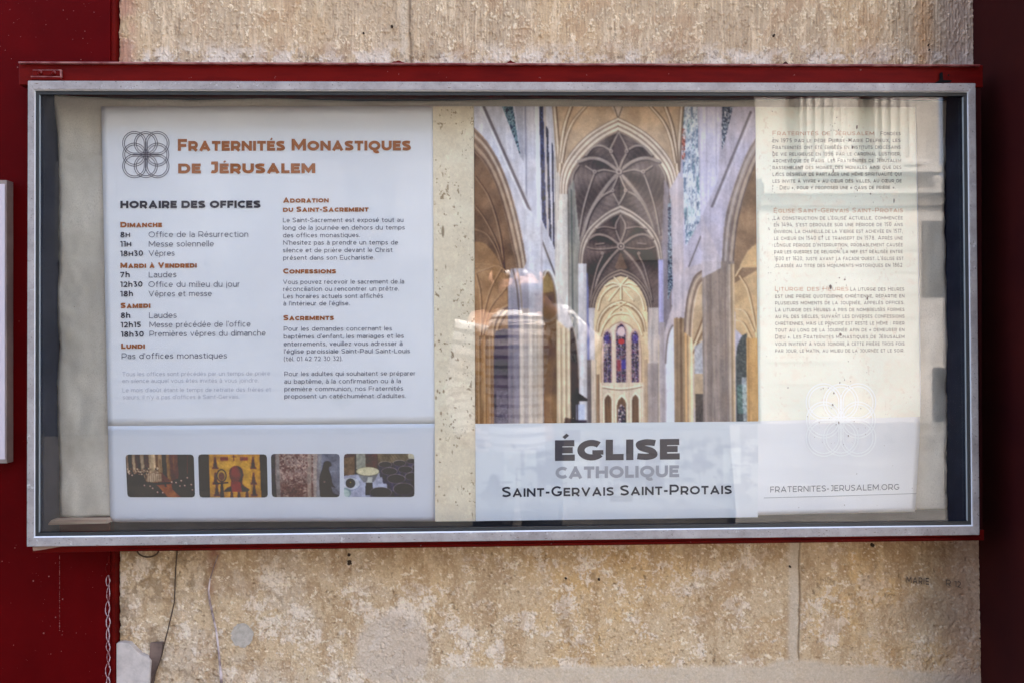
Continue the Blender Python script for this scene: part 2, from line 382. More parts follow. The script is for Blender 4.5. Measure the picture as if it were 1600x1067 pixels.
    pw = np.exp(-(((X - 625) / 24.0) ** 2 + ((Y - 955) / 7.0) ** 2)); C = mixc(C, (212, 202, 188), pw * .8)
    # displacement towards the viewer (negative y)
    D = .0030 * (n1 - .5) + .0022 * (n2 - .5) + .0020 * (n3 - .5) + .0011 * (n4 - .5)
    D = np.where(upper, D * .7 + .0022 * (st - .5) + .0014 * (st2 - .5) + .0016 * ss(.55, .68, cr) - .0005 * comb, D + .0012 * (fg - .5)) - .0016 * pit
    D = D + .0007 * wh - .0012 * dsp
    D = D - .0025 * np.exp(-((X + wob - 641 - (Y - 50) * .03) / 3.0) ** 2) * upper + .0010 * up_j
    D = D * (1 - .55 * mort) + .0009 * mort - .002 * edge
    # stones broken back beside the door gap
    D = D - .030 * ss(187, 183, X + 3 * (fbm(Y / 9, X * 0, 151, 3) - .5)) 
    C = C * np.where(upper[..., None], np.array([1.0, .99, .95]), np.array([1.02, .99, .93]))
    C = np.clip(C * (.93 + .14 * fbm(X / 2.1, Y / 2.1, 161, 2)[..., None]), .01, .8)
    V = at(X, Y, YP(Y_WALL)); V[..., 1] -= D
    t = thing('stone_wall', 'pale weathered limestone wall behind the glazed notice case, tooled blocks above and stained ones below', 'wall', (0, Y_WALL, 0))
    grid_mesh('stone_face', V, C, M_stone, t)
    mb = MB(); x0 = V[0, 0, 0]; x1 = V[0, -1, 0]; mb.box(x0 - .2, x1 + .9, Y_WALL + .05, Y_WALL + .35, 0, 3.3); mb.build('wall_core', M_patch, t)
    return t
wall = build_wall()
def disc(cx, cy, r, y, th, n=28, jag=.06, seed=0):
    a = random.Random(seed); pts = [(cx + r * (1 + a.uniform(-jag, jag)) * math.cos(2 * math.pi * i / n), cy + r * 1.08 * (1 + a.uniform(-jag, jag)) * math.sin(2 * math.pi * i / n)) for i in range(n)]
    mb = MB(); mb.pix(pts, y - th, y + .004); return mb
disc(378, 992, 17, Y_WALL - .0008, .0008, 40, .09).build('cement_patch', M_patch, wall)['label'] = 'round grey cement plug in the stone'
for (hx, hy, hr) in ((545, 866.5, 2.4), (546, 878.5, 3.6), (936, 905, 2.0), (884, 903, 1.8), (1364, 851, 2.6), (1235, 885, 1.5), (1452, 70, 1.2), (1453, 78, 1.3), (612, 41, 1.8), (568, 52, 1.5), (1210, 55, 1.8)):
    disc(hx, hy, hr, Y_WALL - .0035, .0004, 10, .25, int(hx)).build('drill_hole', M_hole, wall)

# ------------------------------------------------------------------ red door panels either side
dp = thing('door_panel', 'bright red painted wooden door panel filling the left side, behind the notice case', 'door panel', (-.75, Y_PANEL, 0))
mb = MB(); mb.pix([(-1300, -1450), (172, -1450), (172, 2650), (-1300, 2650)], Y_PANEL, Y_PANEL + .05); mb.build('panel_board', M_red, dp)
mb = MB(); mb.pix([(173, -1450), (179.5, -1450), (179.5, 2650), (173, 2650)], Y_PANEL + .003, Y_PANEL + .05); mb.build('edge_strip', M_redbox, dp, bevel=.0015)
mb = MB(); mb.pix([(179, -1450), (190, -1450), (190, 2650), (179, 2650)], Y_WALL + .028, Y_WALL + .05); mb.build('dark_gap', M_dark, dp)
for yy in (40, 300, 905):
    pass
mb = MB(); a = random.Random(9)
for k in range(46):
    yy = 868 + 118 * k / 46 + a.uniform(-1, 1); rr_ = a.uniform(.25, .55); mb.pix([(93 - rr_, yy - rr_), (93 + rr_, yy - rr_), (93 + rr_, yy + rr_ * 2), (93 - rr_, yy + rr_ * 2)], Y_PANEL - .0003, Y_PANEL + .001)
for k in range(130):
    xx, yy, rr_ = a.uniform(-40, 168), a.choice([a.uniform(0, 96), a.uniform(865, 1067), a.uniform(0, 1067)]), abs(a.gauss(0, .3)) + .15
    mb.pix([(xx - rr_, yy - rr_), (xx + rr_, yy - rr_), (xx + rr_ * .6, yy + rr_), (xx - rr_, yy + rr_ * .8)], Y_PANEL - .0003, Y_PANEL + .001)
tag(mb.build('paint_chips', M_pinkedge, dp), kind='stuff')
# right jamb: a return that stands forward of the wall
xj = P(1531, 950, Y_WALL)[0]
dj = thing('door_jamb', 'very dark red painted door jamb in shadow along the right side', 'door jamb', (xj, Y_WALL, 0))
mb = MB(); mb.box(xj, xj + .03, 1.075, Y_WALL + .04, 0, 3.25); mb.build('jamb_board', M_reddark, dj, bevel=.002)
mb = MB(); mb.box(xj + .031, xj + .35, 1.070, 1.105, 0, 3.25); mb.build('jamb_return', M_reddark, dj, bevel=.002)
# flaking line down the left panel's edge: loops of dried sealant
mb = MB(); a = random.Random(3); y = 898.0; s1 = []; s2 = []
while y < 1100:
    L_ = a.uniform(15, 27); am = a.uniform(2.6, 4.4); cx = 169.6 + a.uniform(-.7, .7); ph = a.uniform(-.25, .25); op = a.uniform(.3, 1.0)
    for q in range(14):
        t = q / 14.0
        s1.append((cx + am * math.sin(math.pi * t + ph) * a.uniform(.92, 1.08) * op, y + L_ * t + 2.2 * math.sin(2 * math.pi * t)))
        s2.append((cx - am * math.sin(math.pi * t - ph) * a.uniform(.92, 1.08), y + L_ * t - 1.5 * math.sin(2 * math.pi * t)))
    y += L_ * .93
mb.tube([P(a_, b_, Y_PANEL - .0009) for a_, b_ in s1], [a.uniform(.0003, .0010) for _ in s1], 6)
mb.tube([P(a_, b_, Y_PANEL - .0012) for a_, b_ in s2], [a.uniform(.0002, .0008) for _ in s2], 6)
tag(mb.build('sealant_bead', M_bead, smooth=True), 'pinkish white looping bead of dried sealant down the red panel edge', 'sealant')
mb = MB(); lq = [(172 + 3 * math.sin(y / 5.0), y) for y in np.arange(868, 896, 1.5)]
mb.tube([P(a, b, Y_PANEL - .001) for a, b in lq], .0006, 6); mb.tube([P(340 - a, b, Y_PANEL - .0012) for a, b in lq], .0005, 6)
tag(mb.build('paint_bead', M_redbox, smooth=True), 'red overpainted bead just under the case, above the pale sealant loops', 'sealant')

# small framed notice cut by the left border
nf = thing('notice_frame', 'beige framed white notice cut off by the left border of the picture', 'notice frame', P(-60, 500, Y_PANEL))
yf = Y_PANEL - .020
mb = MB(); mb.pix([(-150, 282), (10.5, 282), (10.5, 723), (-150, 723)], yf + .0015, Y_PANEL - .001); mb.build('frame', M_noticeframe, nf)
mb = MB(); mb.pix([(-145, 288), (7.5, 288), (7.5, 717), (-145, 717)], yf, yf + .0025); mb.build('sheet', M_noticewhite, nf)

# ------------------------------------------------------------------ glazed case
tl, tr, br_, bl_ = (43.3, 126.5), (1524.5, 130.5), (1530.8, 835.2), (41.6, 853.6)          # outside of the metal door
itl, itr, ibr, ibl = (53.0, 140.3), (1513.6, 142.9), (1520.5, 821.5), (52.3, 839.5)         # inside of the metal door
case = thing('display_case', 'long red glazed notice case with silver metal door frame fixed to the stone wall', 'display case', P(790, 850, Y_WALL))
def rail(mbx, a, b, c, d, y0, y1): mbx.pix([a, b, c, d], y0, y1)
def ring(o, i, y0, y1, yi=None):
    """rectangular picture-frame ring with mitred corners; inner edge may lie deeper (bevel)"""
    mbs = []
    yi = y0 if yi is None else yi
    for k in range(4):
        a, b = o[k], o[(k + 1) % 4]; c, d = i[(k + 1) % 4], i[k]
        fr = [P(*a, y0), P(*b, y0), P(*c, yi), P(*d, yi)]
        m = MB(); m.prism(fr, [(p[0], y1, p[2]) for p in fr]); mbs.append(m)
    return mbs
# red body: four boards round the box
bo = [(29, 97), (1541, 102), (1545, 846), (28, 863)]
bi_ = [(60, 133), (1508, 137), (1514, 829), (59, 847)]
bm_ = MB()
bm_.pix([(29, 97), (1536, 102), (1536, 137), (29, 133)], Y_BODY, Y_WALL + .004)
bm_.pix([(50, 845.5), (1538, 827.2), (1538, 843.8), (50, 863)], Y_BODY, Y_WALL + .004)
bm_.pix([(49, 134), (60, 134), (59, 845), (49, 845)], Y_BODY + .002, Y_WALL + .004)
bs_ = MB(); bs_.pix([(1508.3, 138), (1533, 138), (1535, 827), (1514.3, 827)], Y_BODY + .002, Y_WALL + .004); bs_.build('case_side', M_reddark, case)  # right board in a darker red than the other case boards
bm_.build('case_body', M_redbox, case, bevel=.0012)
mb = MB(); mb.pix([(28, 96.5), (1532, 101.0), (1532, 104.0), (28, 99.5)], Y_BODY - .006, Y_BODY - .0005); mb.build('top_lip', M_pinkedge, case, bevel=.0008)
mb = MB(); mb.pix([(186, 857.5), (1528, 838.5), (1528, 841), (186, 860.5)], Y_BODY - .004, Y_BODY - .0005); mb.build('bottom_lip', M_redbox, case, bevel=.0008)
# lining
lo_ = [(60.5, 133.5), (1507.5, 137.5), (1513.5, 828.5), (59.5, 846.5)]
bk = MB(); fr = [P(a, b, Y_BODY + .002) for a, b in lo_]
bp_ = [(p[0], Y_BACK, p[2]) for p in fr]
bk.add(fr + bp_, [(0, 1, 5, 4), (1, 2, 6, 5), (2, 3, 7, 6), (3, 0, 4, 7), (4, 5, 6, 7)])
bk.build('lining', M_navy, case)
# metal door
for m in ring([tl, tr, br_, bl_], [itl, itr, ibr, ibl], Y_FRAME, Y_BODY - .001): m.build('door_rail', M_alu, case, bevel=.0008)
def inset(q, d):
    cx = sum(a for a, b in q) / 4; cy = sum(b for a, b in q) / 4
    return [(a + (d if a < cx else -d), b + (d if b < cy else -d)) for a, b in q]
inn = [itl, itr, ibr, ibl]
mb = MB()
for m in ring(inset(inn, .25), inset(inn, 1.9), Y_FRAME + .0006, Y_FRAME + .006, Y_FRAME + .003): mb.add(m.v, m.f)
mb.build('bright_edge', M_alubright, case)
mb = MB()
for m in ring(inset(inn, 2.0), inset(inn, 7.5), Y_FRAME + .0045, Y_GLASS - .0005): mb.add(m.v, m.f)
mb.build('gasket', M_gasket, case)
for k in (1, 3):
    o4, i4 = inset(inn, 7.7), inset(inn, 9.6)
    a, b = o4[k], o4[(k + 1) % 4]; c, d = i4[(k + 1) % 4], i4[k]
    mb = MB(); mb.pix([a, b, c, d], Y_GLASS - .0022, Y_GLASS - .0004); mb.build('glazing_seal', M_seal, case)
mb = MB(); g = [P(a, b, Y_GLASS) for a, b in inset(inn, 1.0)]; mb.prism(g, [(p[0], Y_GLASS + .004, p[2]) for p in g]); mb.build('glass_pane', M_glass, case)
# hinge, upper left
mb = MB(); mb.pix([(51, 110.5), (94.5, 110.5), (94.5, 119), (50, 119)], Y_BODY - .004, Y_BODY - .0005)
mb.pix([(48, 120), (92, 120), (96, 125), (48, 125)], Y_BODY - .010, Y_BODY - .0005)
hg = mb.build('hinge', M_redbox, case, bevel=.0008)
mb = MB(); mb.pix([(51, 109.3), (95.5, 109.3), (95.5, 110.6), (51, 110.6)], Y_BODY - .0046, Y_BODY - .001); mb.pix([(93.6, 110.6), (95.6, 110.6), (96.0, 121), (93.8, 121)], Y_BODY - .0046, Y_BODY - .001)
mb.pix([(48, 119.2), (93, 119.8), (93, 121), (48, 121)], Y_BODY - .0108, Y_BODY - .005); e = mb.build('worn_edge', M_pinkedge, case)
for sx, sy in ((62.5, 114.5), (84, 115.3)):
    mb = MB(); mb.tube([P(sx, sy, Y_BODY - .0035), P(sx, sy, Y_BODY - .0075)], [.0032, .0022], 14); mb.build('screw_head', M_redbox, case, True)
    mb = MB(); ar = [(sx - 1 + 3.2 * math.sin(t), sy - 1.0 - 2.9 * math.cos(t)) for t in np.linspace(.1, 2.1, 9)]; mb.tube([P(a, b, Y_BODY - .0076) for a, b in ar], [.0003 + .0007 * math.sin(math.pi * i / 8) + .0002 for i in range(9)], 6); mb.build('worn_edge', M_pinkedge, case, True)
# broken catch, upper right
mb = MB(); mb.pix([(1471, 113.5), (1473, 113.5), (1474, 125.5), (1487, 126), (1487, 127.8), (1463, 129), (1470.5, 124)], Y_BODY - .006, Y_BODY - .0005); mb.build('broken_catch', M_dark, case)
mb = MB(); mb.tube([P(1482, 118, Y_BODY - .001), P(1482, 118, Y_BODY - .003)], .0013, 10); mb.build('screw_hole', M_dark, case)
# sealant nibs on the top
for hx, wd in ((622, 26), (798, 20), (1228, 10)):
    n = 9; ptop = [(hx + wd * (i / (n - 1) - .5), 100.5 + .0030 * (hx - 622) - 6 * math.sin(math.pi * i / (n - 1)) ** .8 * random.uniform(.7, 1.1)) for i in range(n)]
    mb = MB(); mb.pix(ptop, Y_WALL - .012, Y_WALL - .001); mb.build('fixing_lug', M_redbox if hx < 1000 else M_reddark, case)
# splinter of wood under the lower left corner, wire loop
mb = MB(); mb.pix([(51, 854.2), (110, 850.5), (70, 857.5), (52, 860)], Y_BODY - .009, Y_BODY - .002)
tag(mb.build('wood_splinter', M_wood), 'thin pale wooden splinter sticking out under the lower left case corner', 'splinter')
mb = MB(); mb.tube([P(231 + 17 * math.cos(t), 858 + 11.5 * math.sin(t), Y_WALL - .006) for t in np.linspace(-.15, math.pi + .15, 22)], .0013, 8)
tag(mb.build('wire_loop', M_wire, smooth=True), 'dark rusty wire loop poking out below the notice case', 'wire')

# cables on the wall
ca = [(277, 858), (274.5, 890), (273.5, 915), (272.5, 940), (268, 960), (262, 985), (256, 1008), (253.5, 1020), (250, 1032), (243, 1050), (235, 1072), (222, 1110)]
mb = MB(); mb.tube([P(a, b, Y_WALL - .004) for a, b in ca], .0011, 8)
tag(mb.build('wall_cable', M_wire, smooth=True), 'thin dark brown cable running down the stone toward the bottom edge', 'cable')
cb = [(341, 866), (334, 885), (328, 905), (326, 922), (328, 940), (333, 962), (338, 985), (341, 1010), (343, 1030), (345, 1050), (346.5, 1075), (349, 1110)]
mb = MB(); mb.tube([P(a, b, Y_WALL - .004) for a, b in cb], [.0006, .0009, .0011, .0016, .002, .0018, .0016, .0016, .0019, .0024, .0025, .0025], 8)
tag(mb.build('wall_cable', M_cable2, smooth=True), 'pale pinkish white painted cable beside the round cement plug', 'cable')
# broken render slab at the bottom left and the raised strip beside it
mb = MB(); mb.pix([(181.5, 1004.5), (190, 1003.2), (202, 1005), (210, 1014), (219, 1022), (229, 1026), (235, 1033), (234, 1048), (231, 1110), (181.5, 1110)], Y_WALL - .010, Y_WALL + .02)
sl = mb.build('render_slab', M_slab, bevel=.0012); tag(sl, 'cracked pale grey slab of cement render in the lower left corner', 'render slab')
mb = MB(); mb.pix([(234.5, 1004), (254, 1003), (252, 1024), (243, 1048), (231, 1110), (232, 1050), (236.5, 1032), (233, 1026)], Y_WALL - .0045, Y_WALL + .01)
tag(mb.build('render_fillet', M_cable, bevel=.0008), 'brownish wedge of mortar between the cement slab and the dark cable', 'mortar')

# ------------------------------------------------------------------ linen covered board
def build_linen():
    nx, ny = 260, 150
    ys = np.linspace(0, 1, ny)
    def edge(pts, yv): return np.interp(yv, [p[1] for p in pts], [p[0] for p in pts])
    yrow = 148 + ys * (807 - 148)
    le = edge([(81, 148), (85, 168), (90, 210), (92, 260), (92, 420), (90, 500), (94, 540), (89, 600), (91, 640), (90, 665), (93, 720), (93, 807)], yrow)
    re = edge([(1490, 148), (1489, 158), (1484, 190), (1478, 240), (1476, 330), (1477, 400), (1481, 470), (1485, 545), (1481, 590), (1480, 650), (1482, 670), (1478, 720), (1480, 807)], yrow)
    le = le + 3.0 * (fbm(yrow / 16, yrow * 0 + 3, 7, 4) - .5) * ss(180, 320, yrow); re = re + 4.5 * (fbm(yrow / 18, yrow * 0 + 9, 8, 4) - .5)
    re = re + 1.0 * np.sin(yrow / 9.0) * ss(560, 640, yrow)
    u = np.linspace(0, 1, nx)
    X = le[:, None] * (1 - u) + re[:, None] * u
    topy = np.interp(X[0], [80, 130, 200, 300, 420, 560, 700, 850, 1000, 1150, 1300, 1420, 1490], [148, 151.5, 155, 157, 154, 159, 158, 155, 158, 157, 154, 158, 158])
    boty = np.interp(X[-1], [90, 120, 150, 400, 900, 1480], [806, 808.5, 806, 805, 803, 795])
    Yv = topy[None, :] * (1 - ys[:, None]) + boty[None, :] * ys[:, None]
    depth = np.full(X.shape, Y_LIN)
    ex = np.minimum(X - le[:, None], 1e9); curl = np.exp(-ex / 22.0)
    depth = depth - .010 * curl * ss(700, 160, Yv) + .004 * np.exp(-ex / 5.0)
    exr = re[:, None] - X; depth = depth + .005 * np.exp(-exr / 6.0)
    depth = depth + .0022 * (fbm(X / 40, Yv / 60, 3, 3) - .5) + .016 * (fbm(X / 26, Yv / 70, 13, 5, .6) - .5) * np.exp(-np.minimum(ex, exr) / 60.0)
    d = rays(X, Yv); t = (depth) / d[..., 1]
    V = CAM + d * t[..., None]
    o = grid_mesh('linen_board', V, None, M_linen)
    md = o.modifiers.new('thick', 'SOLIDIFY'); md.thickness = .004; md.offset = -1
    # make sure thickness goes backwards
    return tag(o, 'beige linen covered pin board with frayed wavy edges inside the glass case', 'pin board')
linen = build_linen()
# debris on the ledge inside
mb = MB(); mb.pix([(80, 812), (165, 811), (168, 817), (74, 819.5)], Y_LIN - .022, Y_LIN - .004)
tag(mb.build('cardboard_strip', M_wood), 'brown cardboard strip lying on the case ledge under the linen board', 'cardboard')

# ------------------------------------------------------------------ posters: geometry planes
PL_U = YP(Y_POST)
zf = P(420, 663, Y_POST)[2]
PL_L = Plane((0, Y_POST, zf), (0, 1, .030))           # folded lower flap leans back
PL_R = YP(Y_POST)
def quad_grid(q, nx, ny, pl, dz=0.0):
    u = np.linspace(0, 1, nx)[None, :]; v = np.linspace(0, 1, ny)[:, None]
    (x0, y0), (x1, y1), (x2, y2), (x3, y3) = q
    X = (x0 * (1 - u) + x1 * u) * (1 - v) + (x3 * (1 - u) + x2 * u) * v
    Y = (y0 * (1 - u) + y1 * u) * (1 - v) + (y3 * (1 - u) + y2 * u) * v
    return X, Y, at(X, Y, pl.shift(dz))
LP = thing('parish_poster', 'white service times poster with brown title and four small photos, left half of the case', 'poster', P(420, 815, Y_POST))
RP = thing('church_poster', 'poster with a vaulted church nave photo and grey title band, right half of the case', 'poster', P(1080, 808, Y_POST))
FOLD_L, FOLD_R = 665.0, 661.5
def sheet_mesh(name, q_up, q_lo, plu, pll, parent, edge_r=None):
    X1, Y1, V1 = quad_grid(q_up, 60, 40, plu); X2, Y2, V2 = quad_grid(q_lo, 60, 20, pll)
    V2[0] = V1[-1]
    o = grid_mesh(name, V1, None, M_paper, parent); md = o.modifiers.new('thick', 'SOLIDIFY'); md.thickness = .0004; md.offset = -1
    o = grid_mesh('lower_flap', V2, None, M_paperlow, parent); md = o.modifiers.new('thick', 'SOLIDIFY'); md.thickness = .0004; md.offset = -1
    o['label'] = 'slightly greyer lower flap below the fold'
sheet_mesh('sheet', [(158, 167), (740, 166.5), (742.3, 661), (168.5, FOLD_L)], [(168.5, FOLD_L), (742.3, 661), (743.2, 813.6), (172.5, 815)], PL_U, PL_L, LP)
def right_sheet():
    u = np.linspace(0, 1, 80)[None, :]; v = np.linspace(0, 1, 80)[:, None]
    yl = 166.5 + v * (813.5 - 166.5); yr = 168 + v * (799 - 168)
    xl = 740.8 + 2.8 * v; xr = np.interp(yr, [168, 300, 500, 610, 690, 799], [1431, 1434, 1438, 1439, 1437, 1430])
    X = xl * (1 - u) + xr * u; Y = yl * (1 - u) + yr * u
    V = at(X, Y, PL_R.shift(.0006))
    o = grid_mesh('sheet', V, None, M_paper, RP); md = o.modifiers.new('thick', 'SOLIDIFY'); md.thickness = .0004; md.offset = -1
right_sheet()
PL_R = PL_R.shift(.0006)

# ------------------------------------------------------------------ painter for the printed pictures (flat artwork)
class Canvas:
    def __init__(s, wd, h, sx, sy, ox, oy, fill=(128, 128, 128)):
        s.w, s.h = wd, h
        s.X, s.Y = np.meshgrid(ox + np.arange(wd) * sx, oy + np.arange(h) * sy); s.px = max(sx, sy)
        s.A = np.ones((h, wd, 3)) * np.array(fill, float)
    def put(s, c, m, f=None):
        c = np.array(c, float)
        if f is not None: c = c * f[..., None] if c.ndim == 1 else c * f[..., None]
        s.A = s.A * (1 - m[..., None]) + c * m[..., None]
    def inside(s, pts):
        X, Y = s.X, s.Y; ins = np.zeros(X.shape, bool); n = len(pts)
        for i in range(n):
            x0, y0 = pts[i]; x1, y1 = pts[(i + 1) % n]
            if y0 == y1: continue
            c = ((y0 > Y) != (y1 > Y)) & (X < (x1 - x0) * (Y - y0) / (y1 - y0) + x0)
            ins ^= c
        return ins
    def dist(s, pts):
        X, Y = s.X, s.Y; d = np.full(X.shape, 1e9)
        for (x0, y0), (x1, y1) in zip(pts[:-1], pts[1:]):
            dx, dy = x1 - x0, y1 - y0; L2 = dx * dx + dy * dy + 1e-9
            t = np.clip(((X - x0) * dx + (Y - y0) * dy) / L2, 0, 1)
            d = np.minimum(d, np.hypot(X - x0 - t * dx, Y - y0 - t * dy))
        return d
    def poly(s, pts, c, op=1.0, f=None):
        m = s.inside(pts).astype(float)
        # soften by one pixel
        k = m.copy(); k[1:-1, 1:-1] = (m[1:-1, 1:-1] * 4 + m[:-2, 1:-1] + m[2:, 1:-1] + m[1:-1, :-2] + m[1:-1, 2:]) / 8
        s.put(c, k * op, f); return m
    def line(s, pts, c, wd, op=1.0):
        d = s.dist(pts); s.put(c, np.clip((wd / 2 - d) / s.px + .5, 0, 1) * op)
    def ell(s, cx, cy, rx, ry, c, op=1.0):
        d = np.hypot((s.X - cx) / rx, (s.Y - cy) / ry); s.put(c, np.clip((1 - d) * min(rx, ry) / s.px + .5, 0, 1) * op)
def cat(pts, n=10):
    """Catmull-Rom through points"""
    p = [np.array(q, float) for q in pts]; p = [2 * p[0] - p[1]] + p + [2 * p[-1] - p[-2]]; out = []
    for i in range(1, len(p) - 2):
        for t in np.linspace(0, 1, n, endpoint=False):
            a, b, c, d = p[i - 1:i + 3]
            out.append(tuple(.5 * (2 * b + (c - a) * t + (2 * a - 5 * b + 4 * c - d) * t * t + (3 * b - a - 3 * c + d) * t ** 3)))
    out.append(tuple(p[-2])); return out
def mir(pts, ax=820.0): return [(2 * ax - x, y) for x, y in pts]

def paint_nave():
    S = 460 / 1600.0
    c = Canvas(446, 500, 1532 / 445.0, 1717 / 499.0, 33, 25, (196, 194, 205))
    X, Y = c.X, c.Y
    g = fbm(X / 90, Y / 90, 5, 5); gv = fbm(X / 14, Y / 220, 9, 4); gf = fbm(X / 9, Y / 9, 15, 3)
    # ---- side walls of the nave
    c.A *= (.90 + .2 * gv)[..., None]
    c.poly([(820, 0), (1600, 0), (1600, 1760), (820, 1760)], (188, 180, 196), 1, .90 + .2 * gv)
    # clerestory glass left and right
    def glass(poly, cols, sc=12, seed=0, op=1):
        m = c.inside(poly); n = fbm(X / sc, Y / sc, seed, 2); n2 = vn(X / (sc * .8), Y / (sc * .8), seed + 5)
        k = np.clip((n2 * len(cols)).astype(int), 0, len(cols) - 1); arr = np.array(cols, float)[k]
        lead = (np.abs((n * 9) % 1 - .5) < .12); arr = np.where(lead[..., None], arr * .45, arr)
        c.A = np.where(m[..., None], c.A * (1 - op) + arr * op, c.A)
    glass([(185, 25), (245, 25), (285, 300), (252, 200)], [(70, 96, 110), (110, 140, 150), (140, 165, 175), (60, 80, 100)], 12, 1)
    c.poly([(255, 25), (300, 25), (305, 330), (285, 300)], (168, 166, 178))
    c.poly([(305, 25), (318, 25), (322, 600), (312, 560)], (150, 150, 165)); c.poly([(366, 25), (384, 25), (392, 640), (372, 640)], (226, 224, 232))
    glass([(388, 25), (410, 25), (424, 700), (400, 640)], [(70, 80, 130), (60, 66, 90), (100, 108, 150), (50, 52, 70)], 10, 2)
    c.poly([(410, 25), (424, 25), (436, 720), (424, 690)], (190, 180, 178))
    glass([(424, 130), (436, 150), (452, 760), (438, 730)], [(60, 64, 90), (90, 92, 110), (48, 48, 66)], 10, 3)
    glass([(455, 220), (463, 240), (470, 810), (458, 770)], [(70, 70, 100), (60, 60, 80)], 10, 4)
    c.poly([(470, 25), (500, 25), (520, 400), (545, 480), (545, 1300), (470, 1100)], (196, 188, 180), 1, .85 + .3 * gv)
    for x in (478, 492, 505, 520, 533): c.line([(x - 6, 300), (x + 2, 1300)], (150, 140, 132), 4, .7)
    k_ = np.clip(.55 * fbm(X / 5 + Y / 14, Y / 11, 401, 3, .7) + .45 * fbm(X / 16, Y / 40, 402, 3), 0, 1); k_ = ss(.36, .60, k_)[..., None]
    hue = fbm(X / 26, Y / 60, 403, 2)[..., None]; gl_ = np.array((112, 128, 150)) * (1 - k_) + np.array((226, 230, 238)) * k_; gl_ = gl_ * (1 - .25 * (hue > .66)) + np.array((96, 150, 140)) * .25 * (hue > .66)
    m_ = c.inside([(1165, 25), (1250, 25), (1262, 640), (1180, 790), (1168, 500)])[..., None]; c.A = np.where(m_, gl_, c.A)
    glass([(1162, 140), (1185, 150), (1180, 330), (1163, 310)], [(190, 90, 70), (214, 200, 200), (200, 120, 100)], 16, 7)
    for x in (1190, 1212, 1236): c.line([(x, 25), (x + 2, 700)], (196, 194, 206), 5, .8)
    c.poly([(1258, 25), (1380, 25), (1360, 420), (1262, 640)], (204, 198, 218), 1, .92 + .16 * gv)
    c.line([(1300, 25), (1296, 560)], (176, 170, 190), 8, .6); c.line([(1352, 25), (1350, 400)], (170, 164, 180), 7, .6)
    glass([(1384, 25), (1445, 25), (1395, 230), (1380, 270)], [(150, 160, 176), (90, 100, 120), (186, 190, 204)], 12, 8)
    # inner right clerestory
    c.poly([(1045, 480), (1165, 420), (1170, 1300), (1040, 1300)], (178, 168, 182), 1, .9 + .2 * gv)
    glass([(1085, 480), (1100, 500), (1108, 1010), (1078, 1090), (1072, 640)], [(110, 120, 140), (150, 168, 180), (70, 78, 100)], 10, 9)
    c.poly([(1030, 800), (1075, 760), (1080, 1200), (1030, 1200)], (176, 172, 204), .9)
    # string courses running back (beams)
    for (a, b, cc, w_) in (((85, 25), (335, 590), (112, 104, 106), 15), ((100, 25), (345, 585), (190, 186, 194), 8), ((68, 25), (318, 590), (214, 212, 220), 8),
                           ((1540, 55), (1325, 570), (128, 120, 124), 13), ((1555, 60), (1342, 570), (204, 198, 212), 8),
                           ((398, 750), (510, 1045), (112, 104, 100), 10), ((1262, 735), (1145, 1025), (130, 122, 124), 9),
                           ((552, 1120), (600, 1258), (106, 98, 92), 8), ((1105, 1110), (1058, 1245), (126, 116, 112), 8)):
        c.line([a, b], cc, w_, .95)
    # ---- arcade arches left and right of the picture
    oL = cat([(33, 140), (110, 225), (180, 350), (235, 500), (285, 700), (318, 905), (325, 1100)])
    iL = cat([(33, 275), (90, 340), (150, 460), (205, 640), (240, 800), (262, 905), (275, 1120)])
    c.poly(oL + [(33, 1760), (20, 1760)], (150, 124, 102), 1, .75 + .5 * fbm(X / 30, Y / 60, 33, 4))
    for k, col, w_ in ((.12, (110, 96, 88), 5), (.3, (196, 178, 158), 12), (.5, (120, 98, 80), 8), (.7, (184, 160, 134), 12), (.9, (104, 82, 66), 7)):
        c.line([(a[0] * (1 - k) + b[0] * k, a[1] * (1 - k) + b[1] * k) for a, b in zip(oL, iL)], col, w_, .8)
    c.poly(iL + [(262, 1760), (20, 1760)], (124, 98, 74), 1, .7 + .6 * g)
    oR = cat([(1570, 190), (1520, 270), (1470, 390), (1425, 520), (1392, 660), (1372, 905), (1366, 1010)])
    iR = cat([(1570, 330), (1545, 390), (1505, 500), (1470, 640), (1450, 780), (1440, 905), (1436, 1010)])
    c.poly(oR + [(1600, 1010), (1600, 190)], (158, 142, 132), 1, .75 + .5 * fbm(X / 30, Y / 60, 35, 4))
    for k, col, w_ in ((.1, (126, 114, 112), 5), (.3, (186, 172, 164), 12), (.55, (132, 114, 104), 8), (.75, (188, 168, 148), 11), (.95, (110, 92, 80), 7)):
        c.line([(a[0] * (1 - k) + b[0] * k, a[1] * (1 - k) + b[1] * k) for a, b in zip(oR, iR)], col, w_, .8)
    c.poly(iR + [(1600, 1010), (1600, 330)], (152, 124, 96), 1, .75 + .5 * g)
    # aisle vault ribs left
    for p, w_ in (([(33, 400), (110, 520), (165, 700), (190, 900), (205, 1100)], 12), ([(33, 560), (90, 640), (150, 760), (190, 905)], 9), ([(33, 690), (100, 720), (150, 800), (185, 905)], 10), ([(33, 880), (90, 880), (140, 890), (190, 920)], 10)):
        q = cat(p); c.line([(x + 7, y + 3) for x, y in q], (78, 58, 44), w_ * .6, .9); c.line(q, (164, 134, 104), w_ * .7, .85)
    c.poly(cat([(33, 760), (90, 770), (150, 840), (180, 905)]) + [(180, 960), (33, 900)], (176, 136, 92), .6)
    c.poly([(33, 905), (215, 930), (215, 1260), (130, 1300), (33, 1300)], (170, 132, 92), .75, .75 + .5 * g)
